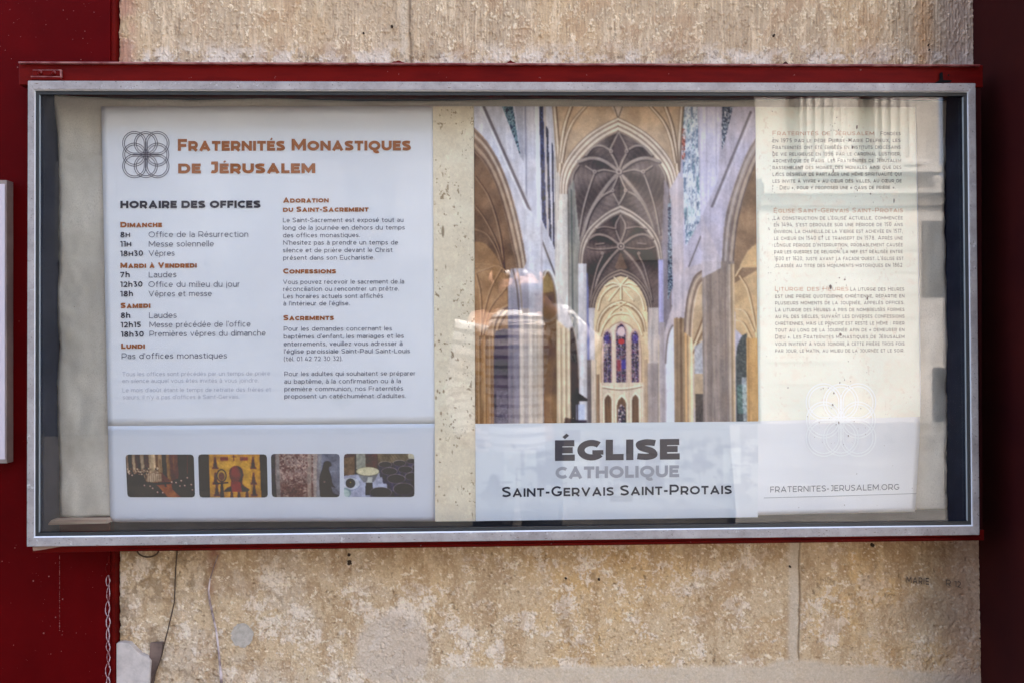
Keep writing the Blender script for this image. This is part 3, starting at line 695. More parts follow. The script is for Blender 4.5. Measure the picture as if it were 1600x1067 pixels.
    for p in ([(60, 1290), (80, 1150), (120, 1010), (180, 900)], [(60, 1290), (66, 1150), (60, 1030), (40, 940)], [(33, 930), (100, 905), (160, 890), (215, 930)], [(70, 1290), (110, 1130), (200, 1010)]):
        q = cat(p); c.line([(x + 6, y) for x, y in q], (96, 72, 52), 6, .8); c.line(q, (190, 154, 116), 7, .8)
    for k in range(4): c.line(cat([(125 + k * 9, 1330), (135 + k * 9, 1200 + k * 12), (170 + k * 8, 1130 + k * 12), (215, 1100 + k * 14)]), (198, 164, 124) if k % 2 == 0 else (110, 86, 64), 7, .9)
    c.poly([(33, 1270), (136, 1270), (136, 1760), (33, 1760)], (150, 116, 78), 1, .75 + .5 * gv)
    for x in (52, 84, 112): c.line([(x, 1270), (x, 1760)], (184, 150, 108), 7, .7); c.line([(x + 10, 1270), (x + 10, 1760)], (112, 84, 56), 5, .7)
    c.poly(cat([(136, 1760), (138, 1300), (165, 1240), (215, 1230)]) + [(215, 1760)], (78, 70, 78), 1, .8 + .4 * g)
    c.poly([(150, 1560), (212, 1560), (212, 1760), (150, 1760)], (108, 104, 116), .7, .7 + .6 * gf)
    # ---- main vault over the first bay
    c.poly([(480, 0), (1165, 0), (1140, 420), (1095, 480), (535, 480), (495, 400)], (196, 168, 138), 1, .86 + .28 * g)
    ribs = [([(470, 25), (480, 150), (488, 260), (495, 380)], 26), ([(560, 25), (525, 130), (505, 250), (498, 370)], 22), ([(640, 25), (570, 110), (530, 210), (508, 330)], 20), ([(720, 25), (690, 25)], 4), ([(880, 25), (890, 30)], 4)]
    for p, w_ in ribs:
        q = cat(p)
        for qq in (q, mir(q, 817)):
            c.line([(x + 9, y) for x, y in qq], (128, 106, 86), w_ * .5, .9); c.line(qq, (222, 204, 180), w_ * .45, .9); c.line([(x - 9, y) for x, y in qq], (160, 136, 112), w_ * .3, .9)
    c.poly([(780, 20), (850, 20), (826, 84), (812, 84)], (206, 188, 168)); c.line([(796, 25), (815, 84)], (120, 100, 84), 5); c.line([(842, 25), (820, 84)], (120, 100, 84), 5)
    c.poly(cat([(640, 25), (600, 70), (560, 140), (530, 240)]) + [(560, 300), (640, 160), (760, 90), (800, 60), (780, 25)], (206, 176, 142), .35)
    # transverse arch 1 (outer/inner curves)
    o1 = cat([(497, 520), (500, 420), (520, 340), (575, 255), (650, 180), (735, 125), (817, 84)])
    i1 = cat([(540, 520), (548, 440), (580, 365), (640, 290), (705, 230), (765, 190), (820, 165)])
    def archband(o, i, a, base, dark, light, n=5, bottom=None):
        oo = o + mir(o, a)[::-1]; ii = i + mir(i, a)[::-1]
        c.poly(oo + ii[::-1], base, 1, .86 + .28 * g)
        for k in range(n):
            t = (k + .5) / n; q = [(p[0] * (1 - t) + r[0] * t, p[1] * (1 - t) + r[1] * t) for p, r in zip(o, i)]
            for qq in (q, mir(q, a)): c.line(qq, light if k % 2 == 0 else dark, 8, .75)
        for q in (o, mir(o, a), i, mir(i, a)): c.line(q, dark, 5, .8)
        return ii
    ii = archband(o1, i1, 817, (206, 186, 166), (138, 118, 104), (228, 212, 194), 6)
    # piers carrying arch 1
    c.poly([(497, 500), (545, 500), (560, 1760), (470, 1760), (470, 900)], (202, 194, 186), 1, .86 + .3 * gv)
    c.poly([(1092, 480), (1140, 400), (1170, 420), (1165, 1400), (1110, 1400), (1105, 560)], (190, 178, 184), 1, .88 + .26 * gv)
    # bay 1 inside
    c.poly(ii + [(1100, 1300), (540, 1300)], (112, 98, 92), 1, .72 + .5 * g + .12 * (gf - .5))
    def ribset(lst, dark, light, ax, w_=1.0):
        for p, wd in lst:
            q = cat(p)
            for qq in (q, mir(q, ax)):
                c.line([(x + 5, y + 5) for x, y in qq], dark, wd * .9 * w_, .8); c.line(qq, light, wd * w_, .95)
                c.line([(x - 1, y - 2) for x, y in qq], tuple(min(255, v + 12) for v in light), wd * .35 * w_, .8)
    th = np.arctan2(Y - 380, (X - 820) * 1.1); rd = np.hypot(X - 820, Y - 380)
    sec = .88 + .20 * np.cos(6 * th + .9) * ss(10, 80, rd) + .05 * np.sin(rd / 4.2 + 3 * g) + .16 * ss(120, 420, rd)
    c.poly(ii + [(1100, 1300), (540, 1300)], (116, 103, 96), .9, sec * (.78 + .42 * g))
    ribset([([(820, 378), (740, 322), (670, 306), (600, 325)], 18), ([(780, 268), (730, 240), (680, 246), (640, 290)], 12), ([(820, 170), (795, 215), (775, 265), (800, 320), (820, 372)], 12),
            ([(820, 385), (760, 450), (690, 550), (640, 660), (608, 800)], 20), ([(690, 380), (660, 460), (625, 580), (600, 720)], 9), ([(812, 385), (740, 370), (690, 378), (640, 350)], 9),
            ([(785, 482), (720, 520), (660, 610), (615, 760)], 11), ([(820, 390), (800, 440), (785, 482), (805, 530), (823, 560)], 10), ([(600, 345), (570, 400), (556, 520)], 9)],
           (66, 57, 55), (158, 143, 132), 820)
    c.poly([(820, 172), (846, 225), (852, 268), (820, 330), (788, 268), (794, 225)], (104, 90, 86), .85)
    for bx, by, r in ((820, 380, 17), (778, 268, 11), (862, 268, 11), (688, 380, 11), (952, 380, 11), (785, 482, 10), (856, 482, 10)):
        c.ell(bx + 3, by + 3, r, r, (70, 60, 58)); c.ell(bx, by, r, r, (176, 160, 150)); c.ell(bx, by, r * .45, r * .45, (120, 104, 98))
    # left wall strip seen inside bay 1 and right one
    c.poly([(545, 470), (575, 420), (608, 800), (608, 1300), (545, 1300)], (150, 148, 138), .9, .8 + .4 * gv); c.line([(560, 480), (566, 1300)], (90, 96, 90), 8, .8)
    c.poly([(1092, 470), (1066, 420), (1050, 800), (1045, 1300), (1095, 1300)], (142, 132, 140), .9, .8 + .4 * gv)
    glass([(1085, 560), (1100, 540), (1106, 1000), (1080, 1090)], [(110, 120, 140), (150, 168, 180), (70, 78, 100)], 10, 19)
    # arch 2
    o2 = cat([(598, 900), (602, 820), (615, 755), (650, 690), (700, 640), (760, 595), (826, 562)])
    i2 = cat([(622, 900), (630, 830), (645, 780), (680, 720), (725, 672), (775, 635), (826, 612)])
    ii = archband(o2, i2, 826, (182, 164, 148), (112, 98, 90), (206, 190, 174), 4)
    c.poly([(596, 880), (626, 880), (640, 1760), (590, 1760)], (198, 194, 196), 1, .86 + .3 * gv); c.poly([(1030, 860), (1056, 860), (1060, 1400), (1028, 1400)], (170, 164, 200), 1, .86 + .3 * gv)
    c.poly(ii + [(1030, 1300), (626, 1300)], (98, 84, 78), 1, .75 + .5 * g)
    th = np.arctan2(Y - 786, (X - 827) * 1.1); rd = np.hypot(X - 827, Y - 786)
    sec = .86 + .22 * np.cos(6 * th + .9) * ss(10, 60, rd) + .05 * np.sin(rd / 3.6 + 3 * g) + .14 * ss(90, 300, rd)
    c.poly(ii + [(1030, 1300), (626, 1300)], (104, 90, 84), .9, sec * (.78 + .42 * g))
    ribset([([(828, 785), (760, 735), (700, 722), (655, 745)], 15), ([(826, 618), (800, 680), (828, 770)], 11), ([(828, 790), (770, 850), (715, 930), (680, 1030), (668, 1120)], 15),
            ([(800, 690), (740, 680), (690, 690)], 8), ([(735, 825), (700, 900), (672, 1010), (660, 1080)], 9), ([(820, 790), (740, 800), (680, 800), (645, 790)], 8), ([(735, 770), (690, 775)], 8)], (56, 47, 45), (150, 133, 122), 827, .9)
    c.poly([(826, 622), (846, 680), (826, 750), (804, 680)], (104, 90, 84), .9)
    c.poly([(826, 815), (862, 905), (820, 930), (795, 900)], (150, 122, 98), .6)
    for bx, by, r in ((828, 786, 21), (728, 824, 9), (925, 824, 9)):
        c.ell(bx + 3, by + 3, r, r, (60, 52, 50)); c.ell(bx, by, r, r, (170, 154, 144)); c.ell(bx, by, r * .6, r * .6, (96, 84, 80)); c.ell(bx, by, r * .25, r * .25, (190, 174, 160))
    # arch 3 to the golden choir
    o3 = cat([(652, 1180), (662, 1080), (690, 1010), (735, 955), (780, 925), (826, 908)])
    i3 = cat([(680, 1180), (688, 1100), (712, 1035), (750, 985), (790, 960), (826, 948)])
    ii = archband(o3, i3, 826, (140, 120, 106), (88, 76, 70), (168, 150, 134), 4)
    c.poly([(640, 1120), (684, 1120), (690, 1760), (630, 1760)], (186, 178, 180), 1, .86 + .3 * gv); c.poly([(628, 930), (648, 930), (656, 1400), (634, 1400)], (110, 116, 168), .9)
    c.poly([(974, 1120), (1030, 1120), (1036, 1760), (965, 1760)], (188, 174, 166), 1, .86 + .3 * gv)
    c.poly(ii + [(975, 1760), (682, 1760)], (216, 188, 148), 1, .86 + .28 * g)
    ribset([([(826, 996), (780, 985), (740, 1000)], 8), ([(826, 996), (800, 965), (790, 955)], 7), ([(826, 996), (770, 1010), (720, 1060), (700, 1130)], 8), ([(826, 996), (800, 1030), (760, 1080)], 7), ([(826, 1000), (826, 1080)], 8)], (130, 98, 66), (238, 216, 180), 826, .9)
    o4 = cat([(690, 1250), (700, 1190), (725, 1140), (770, 1100), (826, 1080)]); i4 = cat([(704, 1250), (714, 1200), (738, 1155), (778, 1118), (826, 1100)])
    archband(o4, i4, 826, (226, 202, 166), (146, 114, 80), (242, 224, 192), 2)
    ribset([([(826, 1106), (790, 1104), (770, 1116)], 6), ([(826, 1106), (780, 1140), (740, 1200)], 7), ([(826, 1106), (800, 1090)], 6), ([(826, 1150), (780, 1160), (735, 1210), (712, 1270)], 8)], (140, 104, 70), (236, 212, 174), 826, .9)
    c.ell(826, 1132, 13, 13, (226, 202, 166)); c.ell(826, 1132, 6, 6, (170, 136, 100))
    # apse wall
    ap = cat([(716, 1540), (718, 1350), (735, 1280), (775, 1220), (826, 1195)]); c.poly(ap + mir(ap, 826)[::-1], (224, 200, 176), 1, .9 + .2 * gv)
    for q in (ap, mir(ap, 826)): c.line(q, (164, 132, 104), 6, .8)
    def lancet(x0, x1, top, bot):
        xm = (x0 + x1) / 2; r = x1 - x0
        a = [(x0, bot), (x0, top + r * .9)] + cat([(x0, top + r * .9), (x0 + r * .14, top + r * .4), (xm, top)], 6); return a + mir(a, xm)[::-1]
    for x0, x1, top, sd in ((731, 771, 1245, 21), (799, 852, 1205, 22), (880, 920, 1245, 23)):
        c.poly(lancet(x0 - 8, x1 + 8, top - 14, 1530), (196, 164, 148)); glass(lancet(x0, x1, top, 1524), [(84, 70, 130), (60, 50, 80), (120, 60, 74), (150, 140, 170), (70, 60, 70), (176, 150, 140), (90, 84, 150)], 9, sd)
        c.line([((x0 + x1) / 2, top + 60), ((x0 + x1) / 2, 1524)], (190, 176, 176), 4, .7)
        for yy in (1330, 1375, 1420, 1465): c.line([(x0, yy), (x1, yy)], (60, 52, 56), 3, .6)
    c.ell(826, 1250, 22, 26, (220, 190, 190)); c.ell(826, 1302, 17, 14, (190, 60, 64)); c.poly([(802, 1400), (824, 1400), (824, 1460), (802, 1460)], (168, 64, 66), .7); c.poly([(828, 1400), (850, 1400), (850, 1450), (828, 1450)], (74, 66, 170), .7)
    c.ell(748, 1290, 14, 22, (80, 74, 150), .7); c.ell(902, 1290, 16, 22, (92, 80, 160), .7)
    c.poly([(700, 1524), (955, 1524), (960, 1760), (695, 1760)], (220, 198, 172), 1, .9 + .2 * gv)
    c.line(cat([(726, 1552), (780, 1562), (826, 1564), (880, 1560), (935, 1548)]), (150, 124, 100), 6, .9); c.line(cat([(720, 1544), (826, 1556), (940, 1540)]), (240, 224, 200), 7, .9)
    for x0, x1, top in ((733, 772, 1588), (800, 852, 1600), (882, 920, 1588)):
        c.poly(lancet(x0 - 7, x1 + 7, top - 12, 1760), (238, 220, 194)); c.poly(lancet(x0, x1, top, 1760), (120, 92, 68), 1, .7 + .6 * gv)
    glass(lancet(806, 846, 1640, 1760), [(96, 80, 110), (60, 50, 70), (150, 120, 120), (200, 190, 190)], 9, 31)
    for x in (706, 720, 786, 866, 932, 946): c.line([(x, 1300), (x, 1760)], (180, 150, 122), 4, .6)
    # piers of the choir left and right (stacked shafts)
    for x0, x1, col, top in ((596, 640, (206, 200, 202), 880), (640, 662, (120, 108, 104), 1400), (662, 690, (206, 186, 164), 1400), (690, 706, (150, 120, 92), 1480),
                             (950, 968, (190, 160, 130), 1400), (968, 1026, (164, 150, 144), 1420), (1026, 1032, (226, 206, 180), 1300), (1032, 1066, (170, 158, 158), 1200), (1066, 1084, (118, 106, 104), 1330), (1084, 1112, (196, 196, 214), 1330)):
        c.poly([(x0, top), (x1, top), (x1, 1760), (x0, 1760)], col, .95, .86 + .3 * gv); c.line([(x1 - 2, top), (x1 - 2, 1760)], tuple(v * .72 for v in col), 5, .6)
    # ---- left arcade, second and third arches
    c.poly([(396, 905), (475, 1000), (560, 1200), (600, 1330), (600, 1760), (396, 1760)], (196, 188, 186), 1, .9 + .2 * gv)
    a2 = cat([(398, 960), (412, 925), (432, 922), (455, 965), (474, 1060), (482, 1250), (484, 1420)])
    c.poly(a2 + [(476, 1760), (396, 1760)], (118, 92, 62), 1, .7 + .6 * g); c.line(a2, (150, 134, 116), 9, .9); c.line([(x + 10, y - 4) for x, y in a2], (222, 212, 204), 9, .8)
    c.poly([(398, 960), (428, 935), (455, 980), (460, 1030), (398, 1040)], (160, 134, 82), .8)
    c.poly([(474, 1180), (552, 1250), (552, 1760), (474, 1760)], (206, 182, 150), 1, .84 + .34 * gv)
    for x in (490, 516, 540): c.line([(x, 1230), (x, 1760)], (234, 212, 178), 7, .8); c.line([(x + 10, 1230), (x + 10, 1760)], (150, 122, 92), 5, .7)
    a3 = cat([(550, 1230), (566, 1230), (582, 1300), (592, 1400), (596, 1500)]); c.poly(a3 + [(596, 1760), (550, 1760)], (82, 68, 58), 1, .8 + .4 * g); c.line(a3, (160, 146, 132), 7, .9)
    c.poly([(580, 1640), (628, 1640), (628, 1760), (580, 1760)], (190, 198, 224), .8)
    # main left pier
    c.poly([(215, 1000), (230, 905), (300, 905), (402, 640), (402, 1760), (215, 1760)], (176, 170, 178), 1, .88 + .26 * gv)
    for x0, x1, col in ((215, 240, (128, 122, 134)), (240, 274, (148, 142, 154)), (274, 300, (226, 212, 196)), (300, 322, (196, 182, 172)), (322, 346, (230, 216, 198)), (346, 372, (206, 190, 170)), (372, 400, (222, 200, 172))):
        c.poly([(x0, 1120), (x1, 1120), (x1, 1760), (x0, 1760)], col, .9, .9 + .2 * gv); c.line([(x1, 1120), (x1, 1760)], (150, 132, 118), 4, .6)
    c.poly([(304, 560), (392, 640), (396, 1160), (330, 1160), (318, 905)], (204, 202, 210), .9, .92 + .16 * gv)
    c.line(cat([(262, 905), (280, 1010), (290, 1150)]), (170, 150, 132), 10, .8); c.line(cat([(240, 905), (262, 1010), (274, 1150)]), (120, 104, 94), 9, .8)
    dkp = ss(205, 225, X) * ss(410, 395, X) * ss(980, 1060, Y); c.A *= (1 - .13 * dkp)[..., None]
    # ---- right arcade
    c.poly([(1060, 1260), (1105, 1110), (1180, 905), (1270, 880), (1272, 1760), (1060, 1760)], (190, 178, 184), 1, .9 + .2 * gv)
    b2 = cat([(1066, 1420), (1072, 1330), (1085, 1260), (1105, 1218)]); c.poly(b2 + [(1112, 1230), (1112, 1760), (1066, 1760)], (216, 216, 226), 1); c.line(b2, (130, 118, 112), 9, .9)
    c.poly([(1112, 1180), (1216, 1180), (1216, 1760), (1112, 1760)], (164, 138, 108), 1, .84 + .34 * gv)
    for x, cl in ((1128, (146, 122, 96)), (1150, (122, 98, 74)), (1176, (226, 178, 120)), (1196, (236, 200, 152)), (1208, (250, 228, 190))): c.line([(x, 1180), (x, 1760)], cl, 13, .8)
    b1 = cat([(1166, 1250), (1172, 1150), (1190, 1040), (1225, 950), (1268, 915)]); b1i = cat([(1212, 1290), (1216, 1200), (1228, 1100), (1250, 1020), (1272, 985)])
    c.poly(b1 + b1i[::-1], (172, 150, 132), 1, .86 + .3 * g); 
    for t, col in ((.1, (120, 104, 96)), (.4, (206, 184, 160)), (.7, (140, 116, 96)), (.95, (226, 200, 168))): c.line([(p[0] * (1 - t) + r[0] * t, p[1] * (1 - t) + r[1] * t) for p, r in zip(b1, b1i)], col, 9, .8)
    c.poly(b1i + [(1272, 1760), (1222, 1760), (1216, 1330)], (206, 176, 140), 1, .8 + .4 * g)
    for k in range(4): c.line(cat([(1218, 1390 - k * 26), (1245, 1330 - k * 28), (1272, 1290 - k * 40)]), (232, 208, 174) if k % 2 == 0 else (140, 108, 78), 8, .9)
    c.poly([(1222, 1330), (1272, 1300), (1272, 1480), (1222, 1480)], (176, 178, 190), .8, .8 + .4 * gf); c.poly([(1226, 1590), (1270, 1590), (1270, 1760), (1226, 1760)], (74, 70, 66), .85, .7 + .6 * gf)
    c.poly([(1268, 870), (1442, 870), (1442, 1760), (1268, 1760)], (152, 136, 124), 1, .84 + .34 * gv)
    for x, cl in ((1282, (176, 160, 150)), (1312, (134, 118, 108)), (1352, (166, 148, 136)), (1392, (140, 122, 110)), (1416, (206, 186, 164)), (1428, (166, 136, 100)), (1438, (234, 204, 156))): c.line([(x, 890), (x, 1760)], cl, 11, .65)
    c.poly([(1262, 600), (1372, 870), (1372, 905), (1268, 960)], (196, 186, 196), .9, .92 + .16 * gv)
    c.poly([(1442, 990), (1590, 905), (1590, 1290), (1505, 1300), (1446, 1240)], (206, 172, 128), 1, .82 + .36 * g)
    for p in ([(1560, 1290), (1540, 1150), (1510, 1020), (1470, 950)], [(1560, 1290), (1572, 1120), (1585, 1000)], [(1450, 1190), (1490, 1210), (1530, 1290)], [(1450, 1130), (1500, 1150), (1545, 1250)], [(1450, 950), (1480, 905), (1530, 890), (1590, 880)]):
        q = cat(p); c.line([(x + 7, y + 2) for x, y in q], (140, 106, 72), 8, .8); c.line(q, (230, 202, 160), 8, .85)
    c.poly(cat([(1446, 1400), (1456, 1330), (1480, 1280), (1508, 1262)]) + [(1508, 1760), (1446, 1760)], (88, 94, 90), 1, .7 + .6 * gf); c.poly([(1452, 1540), (1508, 1540), (1508, 1700), (1452, 1700)], (110, 150, 140), .55, .7 + .6 * gf); c.poly([(1478, 1500), (1506, 1500), (1506, 1740), (1484, 1740)], (204, 206, 210), .6, .7 + .6 * gf)
    c.poly([(1506, 1290), (1600, 1290), (1600, 1760), (1506, 1760)], (208, 164, 106), 1, .9 + .2 * gv); c.line([(1516, 1290), (1516, 1760)], (176, 132, 80), 9, .7)
    c.poly(cat([(1470, 905), (1490, 860), (1530, 800), (1590, 760)]) + [(1590, 905)], (214, 178, 130), .9)
    # lantern of the pulpit
    c.poly([(552, 1612), (566, 1590), (582, 1576), (586, 1540), (590, 1576), (612, 1592), (640, 1612), (640, 1624), (552, 1624)], (58, 46, 42)); c.ell(586, 1562, 9, 9, (60, 48, 44))
    for x in (562, 574, 586): c.line([(x, 1620), (x, 1745)], (64, 52, 48), 6, .9)
    c.poly([(520, 1710), (560, 1720), (560, 1760), (510, 1760)], (80, 60, 50), .8); c.poly([(556, 1728), (636, 1728), (636, 1760), (556, 1760)], (58, 48, 56), .85)
    # photographic softness: masonry mottling, weathering, tone curve, a little blur
    c.A *= (.90 + .20 * fbm(X / 34, Y / 46, 57, 6, .62))[..., None]
    c.A *= (.93 + .14 * fbm(X / 7, Y / 5, 58, 3, .7))[..., None]
    warm = fbm(X / 70, Y / 90, 59, 4); c.A *= (1 + np.array([.02, .0, -.03]) * ((warm - .5) * 2.2)[..., None])
    B = c.A.copy(); B[1:-1, 1:-1] = (c.A[1:-1, 1:-1] * 4 + (c.A[:-2, 1:-1] + c.A[2:, 1:-1] + c.A[1:-1, :-2] + c.A[1:-1, 2:]) * 2 + c.A[:-2, :-2] + c.A[2:, 2:] + c.A[:-2, 2:] + c.A[2:, :-2]) / 16
    B = B + 14 * (fbm(X / 4.5, Y / 4.5, 55, 2, .8) - .5)[..., None]
    lum = B.mean(-1, keepdims=True); B = lum + (B - lum) * .84 + np.array([-1.0, -2.0, 4.0]); B = 122 + (B - 132) * 1.14
    return np.clip(B, 8, 246)
NAVE = paint_nave()
def picture(name, A, q, pl, parent, dz=.0005, mat_=None, label=None):
    h, wd = A.shape[:2]; X, Y, V = quad_grid(q, wd, h, pl, dz)
    o = grid_mesh(name, V, ink(A), mat_ or M_print, parent)
    if label: o['label'] = label
    return o
picture('nave_photo', NAVE, [(740.8, 166.8), (1180, 167.3), (1184.8, 657.8), (742.6, 661.6)], PL_R, RP, label='printed photo of a gothic church nave with ribbed vaults')

def paint_trav(w_, h_, seed, base=(205, 191, 170), light=0):
    c = Canvas(w_, h_, 1, 1, seed * 100, seed * 37, base)
    n = fbm(c.X / 60, c.Y / 40, seed, 5); n2 = fbm(c.X / 18, c.Y / 14, seed + 3, 4); n3 = fbm(c.X / 3.2, c.Y / 4.2, seed + 9, 3)
    c.put((213, 202, 187), ss(.40, .70, n) * .6); c.put((193, 177, 159), ss(.50, .80, n2) * .5)
    pit = ss(.68, .74, n3) * ss(.50, .62, fbm(c.X / 14, c.Y / 30, seed + 20, 3)); c.put((126, 106, 84), pit * .8 * (1 - light))
    c.put((222, 210, 192), ss(.60, .80, fbm(c.X / 5, c.Y / 9, seed + 31, 3)) * .4)
    c.A *= (.96 + .08 * fbm(c.X / 2, c.Y / 2, seed + 40, 2))[..., None]
    return c
tv = paint_trav(66, 650, 2, (203, 190, 174))
for k in range(26):                                          # pits gathered along the left edge of the strip
    a = random.Random(k); tv.ell(200 + a.uniform(1, 16) * (1 if k % 3 else 2.4), 74 + a.uniform(20, 640), a.uniform(.6, 1.7), a.uniform(.8, 3.0), (116, 96, 76), .75)
tv.ell(215, 74 + 196, 2.2, 9, (120, 104, 86), .8)
picture('stone_strip_print', tv.A, [(676.2, 166.9), (740, 166.6), (743.1, 813.5), (680, 814)], Plane(PL_U.p, PL_U.n), LP, .0016)
tc_ = paint_trav(252, 490, 5, (213, 208, 201), .55)
tc_.put((216, 212, 207), np.full(tc_.X.shape, .6))
picture('stone_column_print', tc_.A, [(1180.4, 167.6), (1430.4, 168.4), (1437.6, 650.6), (1185.2, 657.4)], PL_R, RP, .0005)
# ghost of the church seats under the title band
gh = Canvas(223, 76, 2, 2, 0, 0, (203, 205, 216)); gx, gy = gh.X, gh.Y
gh.put((176, 180, 196), ss(.48, .66, fbm(gx / 30, gy / 22, 71, 4)) * ss(10, 40, gy) * ss(150, 80, gy) * .6)
for k in range(16):
    a = random.Random(k + 5); x = a.uniform(0, 430); y = a.uniform(2, 60); ww = a.uniform(10, 34); hh = a.uniform(18, 60); v = a.choice([(188, 190, 204), (216, 218, 226), (180, 182, 198)])
    gh.poly([(x, y), (x + ww, y), (x + ww, y + hh), (x, y + hh)], v, .55)
for k in range(40):
    a = random.Random(k + 50); x = a.uniform(0, 440); y = a.uniform(60, 112); gh.line([(x, y), (x + a.uniform(-8, 22), y + a.uniform(-2, 3))], (184, 186, 200), 2.5, .5); gh.line([(x, y), (x + 1, y + 18)], (186, 188, 202), 2, .4)
gh.poly([(212, 114), (248, 113), (248, 124), (212, 124)], (182, 184, 196), .7)
picture('title_band', gh.A, [(742.6, 661.9), (1184.8, 658.1), (1184.2, 807.4), (743.5, 813.3)], PL_R, RP, .0006)

# ------------------------------------------------------------------ four small photos on the left poster
def sub(w_, h_, fill): return Canvas(w_, h_, 1600 / 240.0 * 108 / w_, 1600 / 240.0 * 67 / h_, 0, 0, fill)
def p_mass():
    c = sub(160, 100, (44, 30, 32)); X, Y = c.X, c.Y; n = fbm(X / 60, Y / 60, 3, 4)
    for x0, x1, col in ((0, 24, (150, 130, 116)), (24, 64, (70, 52, 42)), (64, 96, (168, 146, 124)), (96, 150, (88, 64, 48)), (150, 190, (170, 150, 130)), (190, 240, (96, 70, 50)), (240, 310, (182, 158, 132)), (310, 335, (110, 84, 66)), (335, 378, (150, 122, 96)), (378, 420, (40, 32, 40)), (420, 460, (140, 108, 78)), (460, 545, (110, 78, 54)), (545, 720, (52, 26, 28))):
        c.poly([(x0, 0), (x1, 0), (x1 + 10, 290), (x0 + 10, 290)], col, 1, .75 + .5 * fbm(X / 20, Y / 120, 9, 3))
    c.line([(648, 10), (642, 200)], (150, 110, 80), 6)
    c.poly([(200, 170), (380, 190), (480, 290), (300, 300)], (120, 84, 60)); c.poly([(230, 170), (345, 180), (370, 270), (200, 280)], (190, 160, 136), .8, .6 + .7 * fbm(X / 14, Y / 30, 4, 2))
    for k in range(60):
        a = random.Random(k); c.ell(a.uniform(10, 340), a.uniform(140, 215), 9, 9, a.choice([(226, 206, 190), (140, 110, 96), (60, 44, 42), (200, 176, 156)]), .9)
    for k in range(14): c.poly([(215 + k * 11, 200), (224 + k * 11, 200), (226 + k * 11, 285), (213 + k * 11, 285)], (210, 186, 166) if k % 2 else (160, 132, 112), .85)
    c.poly([(270, 290), (470, 275), (620, 450), (430, 450), (330, 330)], (156, 100, 66), 1, .75 + .5 * n); c.poly([(250, 296), (480, 280), (484, 300), (300, 318)], (60, 38, 32)); c.poly([(400, 300), (415, 300), (420, 335), (398, 335)], (54, 40, 40))
    c.poly([(0, 190), (180, 215), (210, 310), (390, 400), (440, 460), (0, 460)], (46, 28, 36), 1, .7 + .6 * fbm(X / 25, Y / 25, 6, 3)); c.poly([(470, 280), (560, 240), (720, 220), (720, 460), (590, 460), (480, 360)], (40, 24, 30), 1, .7 + .6 * fbm(X / 25, Y / 25, 8, 3))
    for x, y in ((185, 320), (245, 328), (270, 350), (320, 390), (375, 395), (475, 285), (520, 290), (575, 270), (560, 325), (610, 320), (680, 310), (690, 365), (640, 240), (60, 215), (30, 200)): c.ell(x, y, 10, 9, (214, 190, 184)); c.ell(x + 5, y + 12, 8, 9, (110, 80, 84))
    return c.A
def p_icon():                                                # a gold panel with a plain dark red figure, candle stand in front
    c = sub(160, 100, (34, 22, 34)); X, Y = c.X, c.Y
    c.poly([(108, 0), (640, 0), (650, 460), (112, 460)], (196, 146, 66), 1, .82 + .36 * fbm(X / 40, Y / 40, 13, 4)); c.poly([(200, 80), (530, 80), (540, 380), (200, 380)], (214, 168, 88), .6)
    for cx, cy in ((175, 80), (175, 240), (185, 360), (570, 80), (572, 240), (575, 360), (340, 420), (415, 420), (500, 410)):
        c.poly([(cx - 24, cy + 62), (cx - 10, cy - 40), (cx + 8, cy - 50), (cx + 22, cy + 62)], (84, 44, 40), .95); c.ell(cx, cy - 42, 12, 14, (120, 76, 50))
        c.poly([(cx - 34, cy + 50), (cx + 34, cy + 50), (cx + 34, cy + 70), (cx - 34, cy + 70)], (100, 52, 40), .8)
    for cx in (270, 475):
        for k in (-30, -10, 10, 30): c.ell(cx + k, 45, 13, 20, (128, 58, 44), .9)
    c.line([(370, 10), (370, 62)], (70, 34, 36), 8); c.line([(350, 26), (392, 26)], (70, 34, 36), 7)
    c.poly(cat([(255, 380), (290, 345), (330, 325), (340, 280), (320, 210), (330, 150), (385, 118), (445, 140), (465, 210), (450, 290), (480, 330), (530, 360)]), (86, 32, 34))
    c.ell(382, 205, 55, 82, (128, 34, 36)); c.ell(382, 190, 36, 52, (150, 42, 42), .7); c.poly([(335, 280), (430, 280), (450, 380), (335, 380)], (150, 28, 38)); c.poly([(255, 380), (335, 335), (338, 382)], (36, 34, 36)); c.poly([(440, 330), (530, 365), (500, 382), (450, 382)], (34, 30, 34))
    c.ell(238, 218, 52, 66, (44, 26, 34)); c.ell(238, 218, 43, 56, (196, 160, 96)); c.ell(238, 226, 32, 42, (120, 84, 54)); c.poly([(228, 290), (248, 290), (262, 460), (215, 460)], (52, 22, 40)); c.line([(170, 300), (300, 290)], (58, 28, 36), 13)
    c.ell(190, 445, 40, 8, (190, 170, 160), .7)
    return c.A
